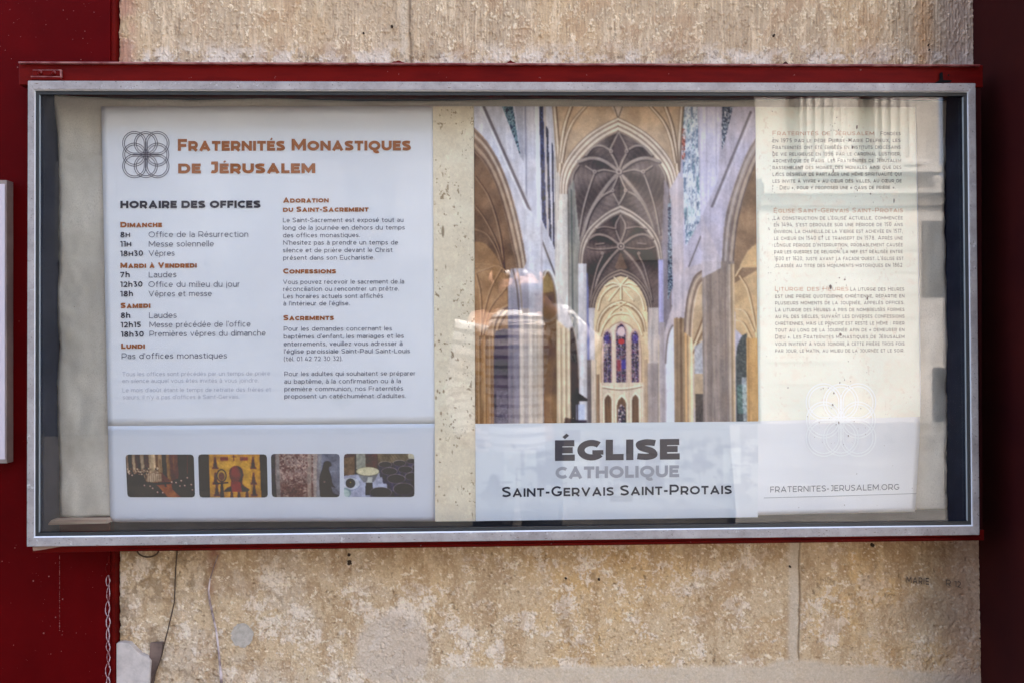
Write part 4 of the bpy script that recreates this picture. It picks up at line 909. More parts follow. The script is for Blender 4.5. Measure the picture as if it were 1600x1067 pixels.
def p_wall():
    c = sub(160, 100, (150, 128, 126)); X, Y = c.X, c.Y; n = fbm(X / 18, Y / 18, 23, 4); m = fbm(X / 70, Y / 40, 27, 4)
    c.put((110, 78, 76), ss(.42, .58, n)); c.put((200, 176, 168), ss(.55, .66, fbm(X / 13, Y / 13, 29, 3)) * .85); c.put((96, 64, 60), ss(250, 330, Y) * ss(.35, .55, m) * .6); c.put((190, 160, 156), np.exp(-((Y - 210) / 40.0) ** 2) * .45)
    c.poly([(0, 0), (45, 0), (45, 300), (50, 460), (0, 460)], (66, 62, 76), .85, .8 + .4 * n); c.poly([(45, 0), (85, 0), (92, 460), (50, 460)], (146, 140, 142), .85, .8 + .4 * n)
    c.poly([(380, 0), (420, 0), (415, 460), (375, 460)], (176, 158, 152), .8, .75 + .5 * n); c.poly([(440, 0), (480, 0), (470, 460), (440, 460)], (196, 186, 186), .7, .75 + .5 * n)
    c.poly([(485, 0), (730, 0), (730, 460), (470, 460)], (122, 126, 146), .95, .85 + .3 * fbm(X / 90, Y / 90, 37, 3)); c.poly([(485, 0), (530, 0), (505, 460), (465, 460)], (150, 144, 150), .7)
    c.poly(cat([(505, 400), (505, 250), (530, 165), (545, 110), (560, 80), (600, 75), (628, 110), (600, 150), (625, 230), (640, 310), (700, 380), (740, 440), (700, 460), (560, 460), (520, 430)]), (30, 26, 34)); c.poly([(620, 330), (740, 370), (740, 440), (690, 420), (640, 400)], (140, 140, 156), .8); c.ell(555, 285, 14, 12, (120, 104, 106)); c.poly([(500, 350), (560, 330), (590, 440), (520, 450)], (60, 32, 32), .6); c.ell(518, 420, 12, 14, (40, 26, 28))
    return c.A
def p_cups():
    c = sub(160, 100, (64, 56, 62)); X, Y = c.X, c.Y
    for pts, col in (([(0, 0), (110, 0), (110, 220), (0, 220)], (126, 104, 88)), ([(0, 0), (105, 0), (100, 30), (0, 45)], (96, 70, 54)), ([(110, 0), (220, 0), (225, 160), (118, 160)], (158, 158, 152)), ([(110, 0), (124, 0), (126, 200), (112, 200)], (60, 40, 34)), ([(220, 0), (340, 0), (345, 150), (222, 140)], (90, 66, 46)), ([(340, 0), (660, 0), (660, 70), (350, 110)], (120, 108, 92)), ([(655, 0), (740, 0), (740, 60), (655, 50)], (216, 208, 190)), ([(0, 225), (190, 205), (370, 190), (440, 320), (430, 460), (0, 460)], (186, 188, 216))): c.poly(pts, col, 1, .86 + .28 * fbm(X / 40, Y / 40, 43, 3))
    for k in range(8): c.line([(400 + k * 30, 0), (440 + k * 34, 70)], (90, 80, 68), 5, .7)
    c.ell(60, 310, 108, 70, (158, 162, 190)); c.ell(60, 305, 100, 62, (206, 208, 226)); c.ell(66, 302, 48, 48, (26, 32, 24)); c.ell(66, 292, 8, 8, (170, 160, 60)); c.ell(10, 400, 62, 52, (140, 160, 170)); c.ell(10, 408, 48, 44, (190, 206, 210))
    c.poly([(125, 190), (358, 190), (300, 290), (200, 295)], (132, 132, 140)); c.poly([(245, 240), (290, 240), (285, 295), (225, 295)], (206, 206, 208)); c.poly([(222, 295), (290, 295), (296, 420), (216, 425)], (34, 30, 40)); c.ell(242, 182, 120, 48, (120, 116, 104)); c.ell(242, 180, 114, 42, (230, 220, 192))
    for cx, cy, rx, ry in ((690, 75, 55, 26), (565, 95, 66, 30), (420, 108, 68, 30), (740, 130, 50, 26), (625, 160, 74, 36), (462, 178, 80, 38), (700, 230, 80, 40), (530, 255, 92, 46), (605, 360, 104, 62), (372, 395, 112, 56)):
        c.poly([(cx - rx, cy), (cx + rx, cy), (cx + rx * .8, cy + 130), (cx - rx * .8, cy + 130)], (70, 66, 88), 1, .7 + .6 * fbm(X / 16, Y / 60, 47, 2)); c.ell(cx, cy, rx, ry, (186, 182, 190)); c.ell(cx, cy + 1, rx - 5, ry - 4, (34, 22, 28))
    return c.A
def rounded(q, A, name, label):
    h, wd = A.shape[:2]; gx_, gy_ = np.meshgrid(np.arange(wd), np.arange(h))
    A = A * .84 * (.72 + .56 * fbm(gx_ / 16, gy_ / 13, 77, 5, .7))[..., None] + 26 * (fbm(gx_ / 2.2, gy_ / 2.2, 78, 2, .8) - .5)[..., None]
    B = A.copy(); B[1:-1, 1:-1] = (A[1:-1, 1:-1] * 4 + (A[:-2, 1:-1] + A[2:, 1:-1] + A[1:-1, :-2] + A[1:-1, 2:]) * 2 + A[:-2, :-2] + A[2:, 2:] + A[:-2, 2:] + A[2:, :-2]) / 16
    A = np.clip(120 + (B - 128) * 1.1, 8, 240); X, Y, V = quad_grid(q, wd, h, PL_L, .0006)
    o = grid_mesh(name, V, ink(A), M_print, LP); o['label'] = label
    # clip the corners round
    bm = bmesh.new(); bm.from_mesh(o.data); bm.verts.ensure_lookup_table(); r = 5.5; kill = []
    for j in range(h):
        for i in range(wd):
            a = min(i, wd - 1 - i); b = min(j, h - 1 - j)
            if a < r and b < r and math.hypot(r - a, r - b) > r: kill.append(bm.verts[j * wd + i])
    bmesh.ops.delete(bm, geom=kill, context='VERTS'); bm.to_mesh(o.data); bm.free()
rounded([(196, 709.5), (302.7, 709.5), (304.8, 776.3), (199.2, 776)], p_mass(), 'small_photo', 'small photo of a church full of people')
rounded([(309.5, 709.2), (417, 709.2), (418.5, 776.5), (311.6, 776.5)], p_icon(), 'small_photo', 'small photo of a gold panel with a dark red figure')
rounded([(423.3, 708.5), (530.7, 708.5), (531, 776), (424.8, 776)], p_wall(), 'small_photo', 'small photo of a dark silhouette by a mottled wall')
rounded([(537.3, 708.3), (647.3, 708.3), (647.7, 775.7), (537.5, 775.7)], p_cups(), 'small_photo', 'small photo of cups of red wine on a table')

# ------------------------------------------------------------------ lettering: a geometric stroke alphabet of my own
def arc(cx, cy, rx, ry, a0, a1, n=14):
    return [(cx + rx * math.cos(math.radians(a)), cy + ry * math.sin(math.radians(a))) for a in np.linspace(a0, a1, n)]
XH = .745
ACC = {'é': ('e', 'acute'), 'è': ('e', 'grave'), 'ê': ('e', 'circ'), 'à': ('a', 'grave'), 'û': ('u', 'circ'), 'ï': ('i', 'diaer'), 'ç': ('c', 'cedil'),
       'É': ('E', 'acute'), 'È': ('E', 'grave'), 'Ê': ('E', 'circ'), 'À': ('A', 'grave'), 'Û': ('U', 'circ'), 'Ï': ('I', 'diaer'), 'Ç': ('C', 'cedil'), 'ô': ('o', 'circ'), 'Ô': ('O', 'circ')}
def glyph(ch, w):
    """-> width, strokes (polyline, closed?) in cap heights; w = stroke weight"""
    h = w / 2; t = 1 - h; b = h; S = []
    def add(*p, closed=False): S.append((list(p), closed))
    def ad(p, closed=False): S.append((p, closed))
    if ch in ACC:
        base, ac = ACC[ch]; W, S = glyph(base if base != 'i' else 'dotless', w); S = list(S); up = base.isupper(); y0 = 1.10 if up else XH + .12; cx = W / 2; aw = min(w, .17) * .9
        if ac == 'acute': S.append(([(cx - .05, y0), (cx + .12, y0 + .17)], 'w%f' % aw))
        elif ac == 'grave': S.append(([(cx + .05, y0), (cx - .12, y0 + .17)], 'w%f' % aw))
        elif ac == 'circ': S.append(([(cx - .16, y0), (cx, y0 + .15), (cx + .16, y0)], 'w%f' % (aw * .85)))
        elif ac == 'diaer':
            for d in (-.13, .13): S.append(([(cx + d, y0 + .02), (cx + d, y0 + .02 + w)], False))
        elif ac == 'cedil': S.append(([(cx, 0), (cx, -.08), (cx + .07, -.14), (cx, -.21), (cx - .07, -.2)], 'w%f' % (aw * .6)))
        return W, S
    k = w * .55                      # heavier weights grow wider
    if ch == ' ': return .34, []
    if ch == 'A':
        W = 1.02 + k; add((h * 1.05, 0), (W / 2, 1 - h * .95)); add((W - h * 1.05, 0), (W / 2, 1 - h * .95)); add((W / 2 - h * .9, 1 - h * .8), (W / 2 + h * .9, 1 - h * .8)); add((W * .22, .28), (W * .78, .28)); return W, S
    if ch == 'B':
        W = .76 + k; add((h, 0), (h, 1)); r1 = (t - .52) / 2; r2 = (.52 - b) / 2
        ad([(h, t), (W - .08 - h - r1, t)] + arc(W - .06 - h - r1, t - r1, r1, r1, 90, -90) + [(h, .52)]); ad([(h, .52), (W - h - r2, .52)] + arc(W - h - r2, b + r2, r2, r2, 90, -90) + [(h, b)]); return W, S
    if ch in 'CG':
        W = .92 + k * .9; ad(arc(W / 2 + .05, .5, W / 2 + .05 - h, .5 - h, 46, 314 if ch == 'C' else 325, 28))
        if ch == 'C': return W - .04 - h * .5, S
        bw = min(w, .19); e = S[-1][0][-1]; gx_ = W - h * .75
        S.append(([(gx_, .50), (gx_, max(e[1] - .02, .1))], 'w%f' % (w * .80))); S.append(([(W * .58, .50 - bw / 2), (gx_ + w * .40, .50 - bw / 2)], 'w%f' % bw)); return W, S
    if ch == 'D':
        W = .92 + k; add((h, 0), (h, 1)); ad([(h, t), (W - .5, t)] + arc(W - .5, .5, .5 - h, .5 - h, 90, -90, 18) + [(h, b)]); return W, S
    if ch == 'E':
        W = .70 + k * .6; add((h, 0), (h, 1)); add((h, t), (W, t)); add((h, .51), (W * .92, .51)); add((h, b), (W + .02, b)); return W + .02, S
    if ch == 'F': W = .68 + k * .6; add((h, 0), (h, 1)); add((h, t), (W, t)); add((h, .46), (W * .92, .46)); return W, S
    if ch == 'H': W = .86 + k; add((h, 0), (h, 1)); add((W - h, 0), (W - h, 1)); add((h, .51), (W - h, .51)); return W, S
    if ch == 'I': add((h, 0), (h, 1)); return w, S
    if ch == 'J': W = .56 + k; ad([(W - h, t + h * .0), (W - h, .32)] + arc(W - h - .22, .26, .22, .26 - h, 0, -130, 12)); add((W * .28, t), (W - h, t)); S[-2][0][0] = (W - h, 1); return W, S
    if ch == 'K': W = .78 + k; add((h, 0), (h, 1)); add((h, .36), (W - h * 1.1, 1)); add((W * .36, .50), (W - h * .9, 0)); return W, S
    if ch == 'L': W = .64 + k * .6; add((h, 0), (h, 1)); add((h, b), (W, b)); return W, S
    if ch == 'M': W = 1.06 + k; add((h, 0), (h, 1)); add((W - h, 0), (W - h, 1)); add((h * 1.2, 1 - h * .9), (W / 2, .24), (W - h * 1.2, 1 - h * .9)); return W, S
    if ch == 'N': W = .88 + k; add((h, 0), (h, 1)); add((W - h, 0), (W - h, 1)); add((h * 1.1, 1 - h * .8), (W - h * 1.1, h * .8)); return W, S
    if ch in 'OQ':
        W = 1.04 + k; ad(arc(W / 2, .5, W / 2 - h, .5 - h, 0, 345, 26), True)
        if ch == 'Q': ad(arc(W * .70, .02, W * .2, .16, 170, 320, 9))
        return W, S
    if ch in 'PR':
        W = .80 + k; yb = .34; r = (t - yb) / 2; add((h, 0), (h, 1)); ad([(h, t), (W - h - r, t)] + arc(W - h - r, t - r, r, r, 90, -90) + [(h, yb)])
        if ch == 'R': add((W * .52, yb), (W - h * .8, 0))
        return W, S
    if ch == 'S': W = .72 + k; ad(cat([(W - .06 - h * .2, .84 - h * .2), (W * .72, t - .01), (W * .45, t), (h + .02, .86 - h * .5), (h + .01, .68), (W * .32, .565), (W * .68, .455), (W - h - .01, .33), (W - h - .02, .15 + h * .45), (W * .55, b), (W * .26, b + .01), (.03 + h * .2, .15 + h * .2)], 4)); return W, S
    if ch == 'T': W = .76 + k * .7; add((W / 2, 0), (W / 2, 1)); add((0, t), (W, t)); return W, S
    if ch == 'U': W = .86 + k; ad([(h, 1), (h, .42)] + arc(W / 2, .42, W / 2 - h, .42 - h, 180, 360, 16) + [(W - h, 1)]); return W, S
    if ch == 'V': W = .98 + k; add((h * 1.05, 1), (W / 2, h * .95)); add((W - h * 1.05, 1), (W / 2, h * .95)); add((W / 2 - h * .8, h * .7), (W / 2 + h * .8, h * .7)); return W, S
    if ch == 'Y': W = .90 + k; add((h, 1), (W / 2, .36)); add((W - h, 1), (W / 2, .36)); add((W / 2, 0), (W / 2, .42)); return W, S
    if ch == 'X': W = .9 + k; add((h, 1), (W - h, 0)); add((W - h, 1), (h, 0)); return W, S
    if ch == 'Z': W = .78 + k; add((.04, t), (W - h, t)); add((W - h * 1.3, t), (h * 1.3, b)); add((h, b), (W, b)); return W, S
    x = XH; xt = x - h; k2 = w * .4
    if ch == 'a':
        W = .56 + k2; ad(arc(W * .46, x - .22, W * .54 - h, .22 - h, 140, 0, 10) + [(W - h, 0)]); r = (.43 - b) / 2
        ad([(W - h, .43), (.20 + h, .43)] + arc(.20 + h * .6, b + r, .20 + h * .6 - h, r, 90, 270, 10) + [(W * .55, b), (W - h, .16)]); return W, S
    if ch in 'bdpq':
        W = .68 + k2; r = W / 2 - h; ad(arc(W / 2, x / 2, r, x / 2 - h, 0, 345, 22), True); X_ = h if ch in 'bp' else W - h
        add((X_, 0 if ch in 'bd' else -.26), (X_, 1.05 if ch in 'bd' else x)); return W, S
    if ch == 'c': W = .60 + k2; ad(arc(W / 2 + .03, x / 2, W / 2 - h, x / 2 - h, 48, 314, 20)); return W, S
    if ch == 'e': W = .66 + k2; ad([(h, x * .5), (W - h, x * .5)] + arc(W / 2, x / 2, W / 2 - h, x / 2 - h, 4, 318, 22)); return W, S
    if ch == 'f': W = .40 + k2; ad([(.15 + h, 0), (.15 + h, .84)] + arc(.36 + h, .84, .21, 1.05 - h - .84, 180, 75, 8)); add((0, xt), (W, xt)); return W, S
    if ch == 'g': W = .68 + k2; ad(arc(W / 2, x / 2, W / 2 - h, x / 2 - h, 0, 345, 22), True); ad([(W - h, x), (W - h, .02)] + arc(W / 2, .0, W / 2 - h, .26 - h, 0, -145, 12)); return W, S
    if ch in 'hn': W = .62 + k2; add((h, 0), (h, 1.05 if ch == 'h' else x)); ad(arc(W / 2, x - .30, W / 2 - h, .30 - h, 180, 0, 12) + [(W - h, 0)]); return W, S
    if ch == 'i': W = max(w, .12); add((W / 2, 0), (W / 2, x)); add((W / 2, .93 - h), (W / 2, .93 + h)); return W, S
    if ch == 'dotless': W = max(w, .2); add((W / 2, 0), (W / 2, x)); return W, S
    if ch == 'j': W = max(w, .14); ad([(W - h, x), (W - h, -.12)] + arc(W - h - .12, -.12, .12, .14 - h * .5, 0, -80, 6)); add((W - h, .93 - h), (W - h, .93 + h)); return W, S
    if ch == 'k': W = .58 + k2; add((h, 0), (h, 1.05)); add((h, .25), (W - h * 1.2, x)); add((W * .4, .42), (W - h, 0)); return W, S
    if ch == 'l': W = max(w, .12); add((W / 2, 0), (W / 2, 1.05)); return W, S
    if ch == 'm':
        W = 1.04 + k2; add((h, 0), (h, x)); q = (W / 2 - h) / 2
        ad(arc(h + q, x - .28, q, .28 - h, 180, 0, 10) + [(W / 2, 0)]); ad(arc(W / 2 + q, x - .28, q, .28 - h, 180, 0, 10) + [(W - h, 0)]); return W, S
    if ch == 'o': W = .70 + k2; ad(arc(W / 2, x / 2, W / 2 - h, x / 2 - h, 0, 345, 22), True); return W, S
    if ch == 'r': W = .36 + k2; add((h, 0), (h, x)); ad(arc(h + .27, x - .30, .27, .30 - h, 180, 88, 7)); return W, S
    if ch == 's': W = .50 + k2; ad(cat([(W - .04 - h * .2, .63 - h * .2), (W * .5, x - h), (h + .02, .60 - h * .2), (h + .03, .47), (W * .5, .375), (W - h - .01, .28), (W - h - .02, .15), (W * .5, b), (.02 + h * .2, .11 + h * .2)], 4)); return W, S
    if ch == 't': W = .42 + k2; ad([(.15 + h, .92), (.15 + h, .2)] + arc(.34 + h, .2, .19, .2 - h, 180, 285, 8)); add((0, xt), (W, xt)); return W, S
    if ch == 'u': W = .62 + k2; ad([(h, x), (h, .30)] + arc(W / 2, .30, W / 2 - h, .30 - h, 180, 360, 12)); add((W - h, 0), (W - h, x)); return W, S
    if ch == 'v': W = .64 + k2; add((h, x), (W / 2, h * .6)); add((W - h, x), (W / 2, h * .6)); return W, S
    if ch == 'y': W = .64 + k2; add((h, x), (W / 2, h * .6)); ad([(W - h, x), (W * .40, -.16), (W * .25, -.25), (.02, -.24)]); return W, S
    if ch == 'x': W = .62 + k2; add((h, x), (W - h, 0)); add((W - h, x), (h, 0)); return W, S
    if ch == 'z': W = .56 + k2; add((.02, xt), (W - h, xt)); add((W - h * 1.3, xt), (h * 1.3, b)); add((h, b), (W, b)); return W, S
    if ch == 'œ':
        W1 = .64 + k2; ad(arc(W1 / 2, x / 2, W1 / 2 - h, x / 2 - h, 0, 345, 20), True); o = W1 - w; W = W1 + .60; add(); S.pop(); ad([(o + h, x * .5), (W - h, x * .5)] + arc((o + W) / 2, x / 2, (W - o) / 2 - h, x / 2 - h, 4, 318, 20)); return W, S
    if ch == 'Œ': W = 1.3 + k; ad([(.9, t), (.5, t)] + arc(.5, .5, .5 - h, .5 - h, 90, 270, 16) + [(.9, b)]); add((.72, 0), (.72, 1)); add((.7, t), (W, t)); add((.7, .51), (W * .95, .51)); add((.7, b), (W, b)); return W, S
    d = .60 + k2 * .8
    if ch == '0': W = .68 + k2; ad(arc(W / 2, .5, W / 2 - h, .5 - h, 0, 345, 24), True); return W, S
    if ch == '1': W = .30 + k2; add((W - h, 0), (W - h, 1)); add((0, t), (W - h, t)); return W, S
    if ch == '2': ad(cat([(h * .6, .80), (d * .28, t - .03), (d * .55, t), (d - h - .02, .74), (d * .76, .46), (h * 1.4, b)], 6)); add((0, b), (d + .02, b)); return d + .02, S
    if ch == '3': add((.04, t), (d - h * 1.6, t)); ad([(d - h * 1.6, t), (d * .48, .60), (d * .56, .60)] + arc(d * .52, .30, d * .48 - h, .30 - h, 80, -140, 14)); return d, S
    if ch == '4': W = .70 + k2; add((W * .52, 1), (h * .9, .25)); add((0, .25), (W, .25)); add((W * .72, 0), (W * .72, .58)); return W, S
    if ch == '5': add((.12, t), (d - .04, t)); ad([(.13, t), (.10 + h * .3, .56), (d * .5, .58)] + arc(d * .5, .30, d * .5 - h, .28 - h * .9, 85, -145, 14)); return d, S
    if ch in '69':
        W = .64 + k2; o = arc(W / 2, .31, W / 2 - h, .31 - h, 0, 345, 18); c2 = cat([(h, .33), (h + .01, .55), (W * .28, .88), (W * .6, t), (W - .06, t - .03)], 6)
        if ch == '9': o = [(W - p, 1 - q) for p, q in o]; c2 = [(W - p, 1 - q) for p, q in c2]
        ad(o, True); ad(c2); return W, S
    if ch == '7': W = .64 + k2; add((0, t), (W - h, t)); add((W - h * 1.3, t), (W * .26, 0)); add((h * .9, 1), (h * .9, .78)); return W, S
    if ch == '8': W = .66 + k2; ad(arc(W / 2, .74, W / 2 - h - .05, .26 - h, 0, 345, 18), True); ad(arc(W / 2, .27, W / 2 - h, .27 - h + .02, 0, 345, 18), True); return W, S
    if ch == '.': W = max(w, .14); add((0, W / 2 * 1.0), (W, W / 2 * 1.0)); S[-1] = (S[-1][0], 'w%f' % W); return W, S
    if ch == ',': W = max(w, .14); add((W * .6, W), (W * .2, -.14)); return W, S
    if ch == ':': W = max(w, .14); S.append(([(0, .07), (W, .07)], 'w.14')); S.append(([(0, .6), (W, .6)], 'w.14')); return W, S
    if ch == '-': W = .40; add((.02, .38), (W - .02, .38)); return W, S
    if ch in "'": W = max(w, .10); add((W / 2, .72), (W / 2, 1.04)); return W, S
    if ch in '()': W = .24 + k2; c2 = cat([(W - h, 1.06), (h, .7), (h, .2), (W - h, -.16)], 5); ad(c2 if ch == '(' else [(W - p, q) for p, q in c2]); return W, S
    if ch in '«»':
        W = .52
        for o in (0, .24):
            c2 = [(.22 + o, .58), (.04 + o, .36), (.22 + o, .14)]; ad(c2 if ch == '«' else [(W - p, q) for p, q in c2])
        return W, S
    return .4, []
def ribbon(pts, w, closed=False):
    p = np.array(pts, float); n = len(p)
    keep = [0] + [i for i in range(1, n) if np.hypot(*(p[i] - p[i - 1])) > 1e-4]; p = p[keep]; n = len(p)
    if n < 2: return [], []
    h = w / 2; V = []
    for i in range(n):
        a = p[i] - p[i - 1] if (i > 0 or closed) else p[1] - p[0]
        b = p[(i + 1) % n] - p[i] if (i < n - 1 or closed) else p[-1] - p[-2]
        a = a / (np.hypot(*a) + 1e-9); b = b / (np.hypot(*b) + 1e-9); t = a + b; L_ = np.hypot(*t)
        if L_ < .2: t = b; L_ = 1
        t = t / np.hypot(*t); nn = np.array([-t[1], t[0]]); m = min(1 / max(abs(np.dot(nn, [-b[1], b[0]])), .45), 1.8)
        V.append(p[i] + nn * h * m); V.append(p[i] - nn * h * m)
    F = [(2 * i, 2 * i + 1, 2 * i + 3, 2 * i + 2) for i in range(n - 1)]
    if closed: F.append((2 * n - 2, 2 * n - 1, 1, 0))
    return V, F
def layout(txt, w, sc=None, track=.16):
    x = 0; out = []
    for ch in txt:
        s = 1.0; ww = w
        if sc and ch.isalpha() and ch.lower() == ch: ch = {'œ': 'Œ'}.get(ch, ch.upper()); s = sc; ww = min(w / sc * .95, .34)
        W, S = glyph(ch, ww)
        for pts, fl in S:
            sw = ww; cl = False
            if isinstance(fl, str): sw = float(fl[1:])
            else: cl = bool(fl)
            out.append(([(x + px_ * s, py_ * s) for px_, py_ in pts], sw * s, cl))
        x += W * s + track * s * (1.0 if w < .2 else .72)
    return x - track * (1.0 if w < .2 else .72), out
INKS = {}
def ink_mat(rgb):
    if rgb not in INKS:
        m = mat('ink %d %d %d' % rgb, tuple(ink(rgb)), .5); INKS[rgb] = m
    return INKS[rgb]
class Lettering:
    def __init__(s): s.V = []; s.F = []; s.k = 0
    def line(s, txt, xl, xr, yl, yr, cap, w, pl, sc=None, dz=.0010, track=.16):
        W, strokes = layout(txt, w, sc, track); kx = (xr - xl) / W
        SXLOG.append((txt[:18], round(kx / cap, 2)))
        for pts, sw, cl in strokes:
            v, f = ribbon(pts, sw, cl)
            if not f: continue
            v = np.array(v); X = xl + v[:, 0] * kx; Y = yl + (yr - yl) * (v[:, 0] / W) - v[:, 1] * cap
            P3 = at(X, Y, pl.shift(dz + (s.k % 9) * .000010)); n = len(s.V); s.V += [tuple(q) for q in P3]; s.F += [tuple(n + i for i in q) for q in f]; s.k += 1
    def stroke(s, pts, wpx, pl, dz=.0010, closed=False):
        v, f = ribbon(pts, wpx, closed); v = np.array(v); P3 = at(v[:, 0], v[:, 1], pl.shift(dz + (s.k % 40) * .000010)); n = len(s.V)
        s.V += [tuple(q) for q in P3]; s.F += [tuple(n + i for i in q) for q in f]; s.k += 1
    def build(s, name, rgb, parent, label=None):
        o = pyd(name, s.V, s.F, ink_mat(rgb) if isinstance(rgb, tuple) else rgb, parent)
        if label: o['label'] = label
        return o
SXLOG = []
BROWN = (146, 92, 62); DARK = (66, 64, 72); GREY = (92, 93, 108); FADE = (165, 166, 184)
def block(name, rgb, parent, pl, lines, cap, w, sc=None, label=None, track=.16, whole=False):
    L_ = Lettering()
    for ln in lines:
        txt, xl, xr, yl = ln[:4]; yr = ln[4] if len(ln) > 4 else yl - .5; c_ = ln[5] if len(ln) > 5 else cap
        L_.line(txt, xl, xr, yl, yr, c_, w, pl, sc, track=track)
        if not whole: L_.build(name, rgb, parent, label); L_ = Lettering()
    if whole: L_.build(name, rgb, parent, label)
U = PL_U
block('title_lettering', BROWN, LP, U, [('Fraternités Monastiques', 277.8, 641.6, 236.4, 235.7), ('de Jérusalem', 278.3, 492.2, 271.6, 271.2)], 18.6, .26, .83, 'large brown title')
block('heading_lettering', (62, 60, 68), LP, U, [('HORAIRE DES OFFICES', 188, 407, 326, 325.4)], 11.6, .30, None, 'dark grey heading')
block('day_lettering', BROWN, LP, U, [('Dimanche', 188, 252.9, 355.8), ('Mardi à Vendredi', 188, 307.2, 419.4, 418.7), ('Samedi', 188.4, 234.8, 482), ('Lundi', 189.3, 226.2, 545)], 8.5, .30, .8, 'brown names of days')
block('hour_lettering', (56, 54, 66), LP, U, [('8h', 188, 203, 371.5), ('11h', 188, 204.7, 386), ('18h30', 188, 223.4, 400.8)], 8.6, .19, .8)
block('hour_lettering', (56, 54, 66), LP, U, [('7h', 188, 202.6, 434), ('12h30', 188, 222.7, 449), ('18h', 188, 207.8, 463.7), ('8h', 188.6, 203.5, 497.5), ('12h15', 188.6, 220, 512), ('18h30', 189, 224.5, 526.6)], 8.6, .19)
block('office_lettering', (84, 85, 102), LP, U, [('Office de la Résurrection', 232.2, 387.8, 371.2), ('Messe solennelle', 232.5, 334, 386), ('Vêpres', 232.2, 272.7, 400.6), ('Laudes', 232.5, 275.6, 434), ('Office du milieu du jour', 232, 375, 449, 448.4), ('Vêpres et messe', 232, 330.8, 463.7),
      ('Laudes', 232.9, 276, 497.5), ("Messe précédée de l'office", 233.6, 391.3, 511.8, 510.6), ('Premières vêpres du dimanche', 233.6, 415, 526, 524.6), ("Pas d'offices monastiques", 190.1, 354.5, 560.6, 559.6)], 8.9, .105)
block('faded_lettering', FADE, LP, U, [('Tous les offices sont précédés par un temps de prière', 191.2, 422, 587.3, 586), ('en silence auquel vous êtes invités à vous joindre.', 191.2, 403.9, 597.9, 596.9), ("Le mois d'août étant le temps de retraite des frères et", 191.5, 423.4, 612.3, 611.2), ("sœurs, il n'y a pas d'offices à Saint-Gervais.", 191.9, 374.1, 623.5, 622.3)], 6.4, .10, None, 'faded pale grey small print', whole=True)
block('section_lettering', BROWN, LP, U, [('Adoration', 442.1, 513.4, 317.4), ('du Saint-Sacrement', 442.1, 575.6, 331.7), ('Confessions', 442.4, 524.8, 428.1), ('Sacrements', 442.8, 521.6, 500.9)], 8.2, .26, .8, 'brown section headings')
block('paragraph_lettering', GREY, LP, U, [('Le Saint-Sacrement est exposé tout au', 442.1, 630.3, 347.9), ('long de la journée en dehors du temps', 442.1, 632.4, 359.7), ('des offices monastiques.', 442.1, 562.3, 371.5), ("N'hesitez pas à prendre un temps de", 442.4, 622, 383), ('silence et de prière devant le Christ', 442, 613.3, 394.8), ('présent dans son Eucharistie.', 442.4, 585.2, 406.6)], 6.9, .12, whole=True)
block('paragraph_lettering', GREY, LP, U, [('Vous pouvez recevoir le sacrement de la', 442, 631.5, 444.3, 443.4), ('réconciliation ou rencontrer un prêtre.', 442.4, 623.3, 455.4, 454.5), ('Les horaires actuels sont affichés', 442.8, 598.4, 466.6, 465.9), ("à l'intérieur de l'église.", 442.8, 546.5, 477.9)], 6.9, .12, whole=True)
block('paragraph_lettering', GREY, LP, U, [('Pour les demandes concernant les', 443.3, 612.4, 517.2, 516.6), ("baptêmes d'enfant, les mariages et les", 443.3, 630.8, 529.1, 528.1), ('enterrements, veuillez vous adresser à', 443.3, 628.9, 540.7, 540), ("l'église paroissiale Saint-Paul Saint-Louis", 443.7, 640.4, 552.3, 551.3), ('(tél. 01 42 72 30 32).', 443.7, 534.8, 564, 563.2)], 6.9, .12, whole=True)
block('paragraph_lettering', GREY, LP, U, [('Pour les adultes qui souhaitent se préparer', 444.2, 649.2, 587.1, 586.2), ('au baptême, à la confirmation ou à la', 444.2, 626.4, 599, 598), ('première communion, nos Fraternités', 444.2, 629.9, 610.8, 609.7), ("proposent un catéchuménat d'adultes.", 444.2, 634.1, 622.2, 621.2)], 6.9, .12, whole=True)
# interlaced ring emblem
def emblem(x0, y0, x1, y1, pl, name, rgb, parent, wpx, gap, label):
    L_ = Lettering(); sx = (x1 - x0) / 413.0; sy = (y1 - y0) / 414.0
    def T(pts): return [(x0 + (a - 180) * sx, y0 + (b - 148) * sy) for a, b in pts]
    for rr, off in ((105, 0), (105 - gap, gap)):
        for cx, cy in ((387, 253), (285, 355), (489, 355), (387, 457)): L_.stroke(T(arc(cx, cy, rr - 2, rr - 2, 0, 352, 46)), wpx, pl, closed=True)
        for cx, cy, a0 in ((285, 253, 0), (489, 253, -90), (489, 457, 180), (285, 457, 90)):
            # three-quarter ring, open towards the middle
            st = {(285, 253): (90, 360), (489, 253): (180, 450), (489, 457): (270, 540), (285, 457): (0, 270)}[(cx, cy)]
            L_.stroke(T(arc(cx, cy, rr, rr, st[0], st[1], 40)), wpx, pl)
        d = off
        for sg in (-1, 1):
            L_.stroke(T([(387 + sg * (3 - 0) - sg * (-d + 6), 253), (387 + sg * (3) - sg * (-d + 6), 457)]), wpx, pl)
            L_.stroke(T([(285, 355 + sg * 3 - sg * (-d + 6)), (489, 355 + sg * 3 - sg * (-d + 6))]), wpx, pl)
    return L_.build(name, rgb, parent, label)
emblem(191.5, 206, 264, 278.5, U, 'ring_emblem', (84, 80, 92), LP, .95, 17, 'dark line emblem of interlaced rings')
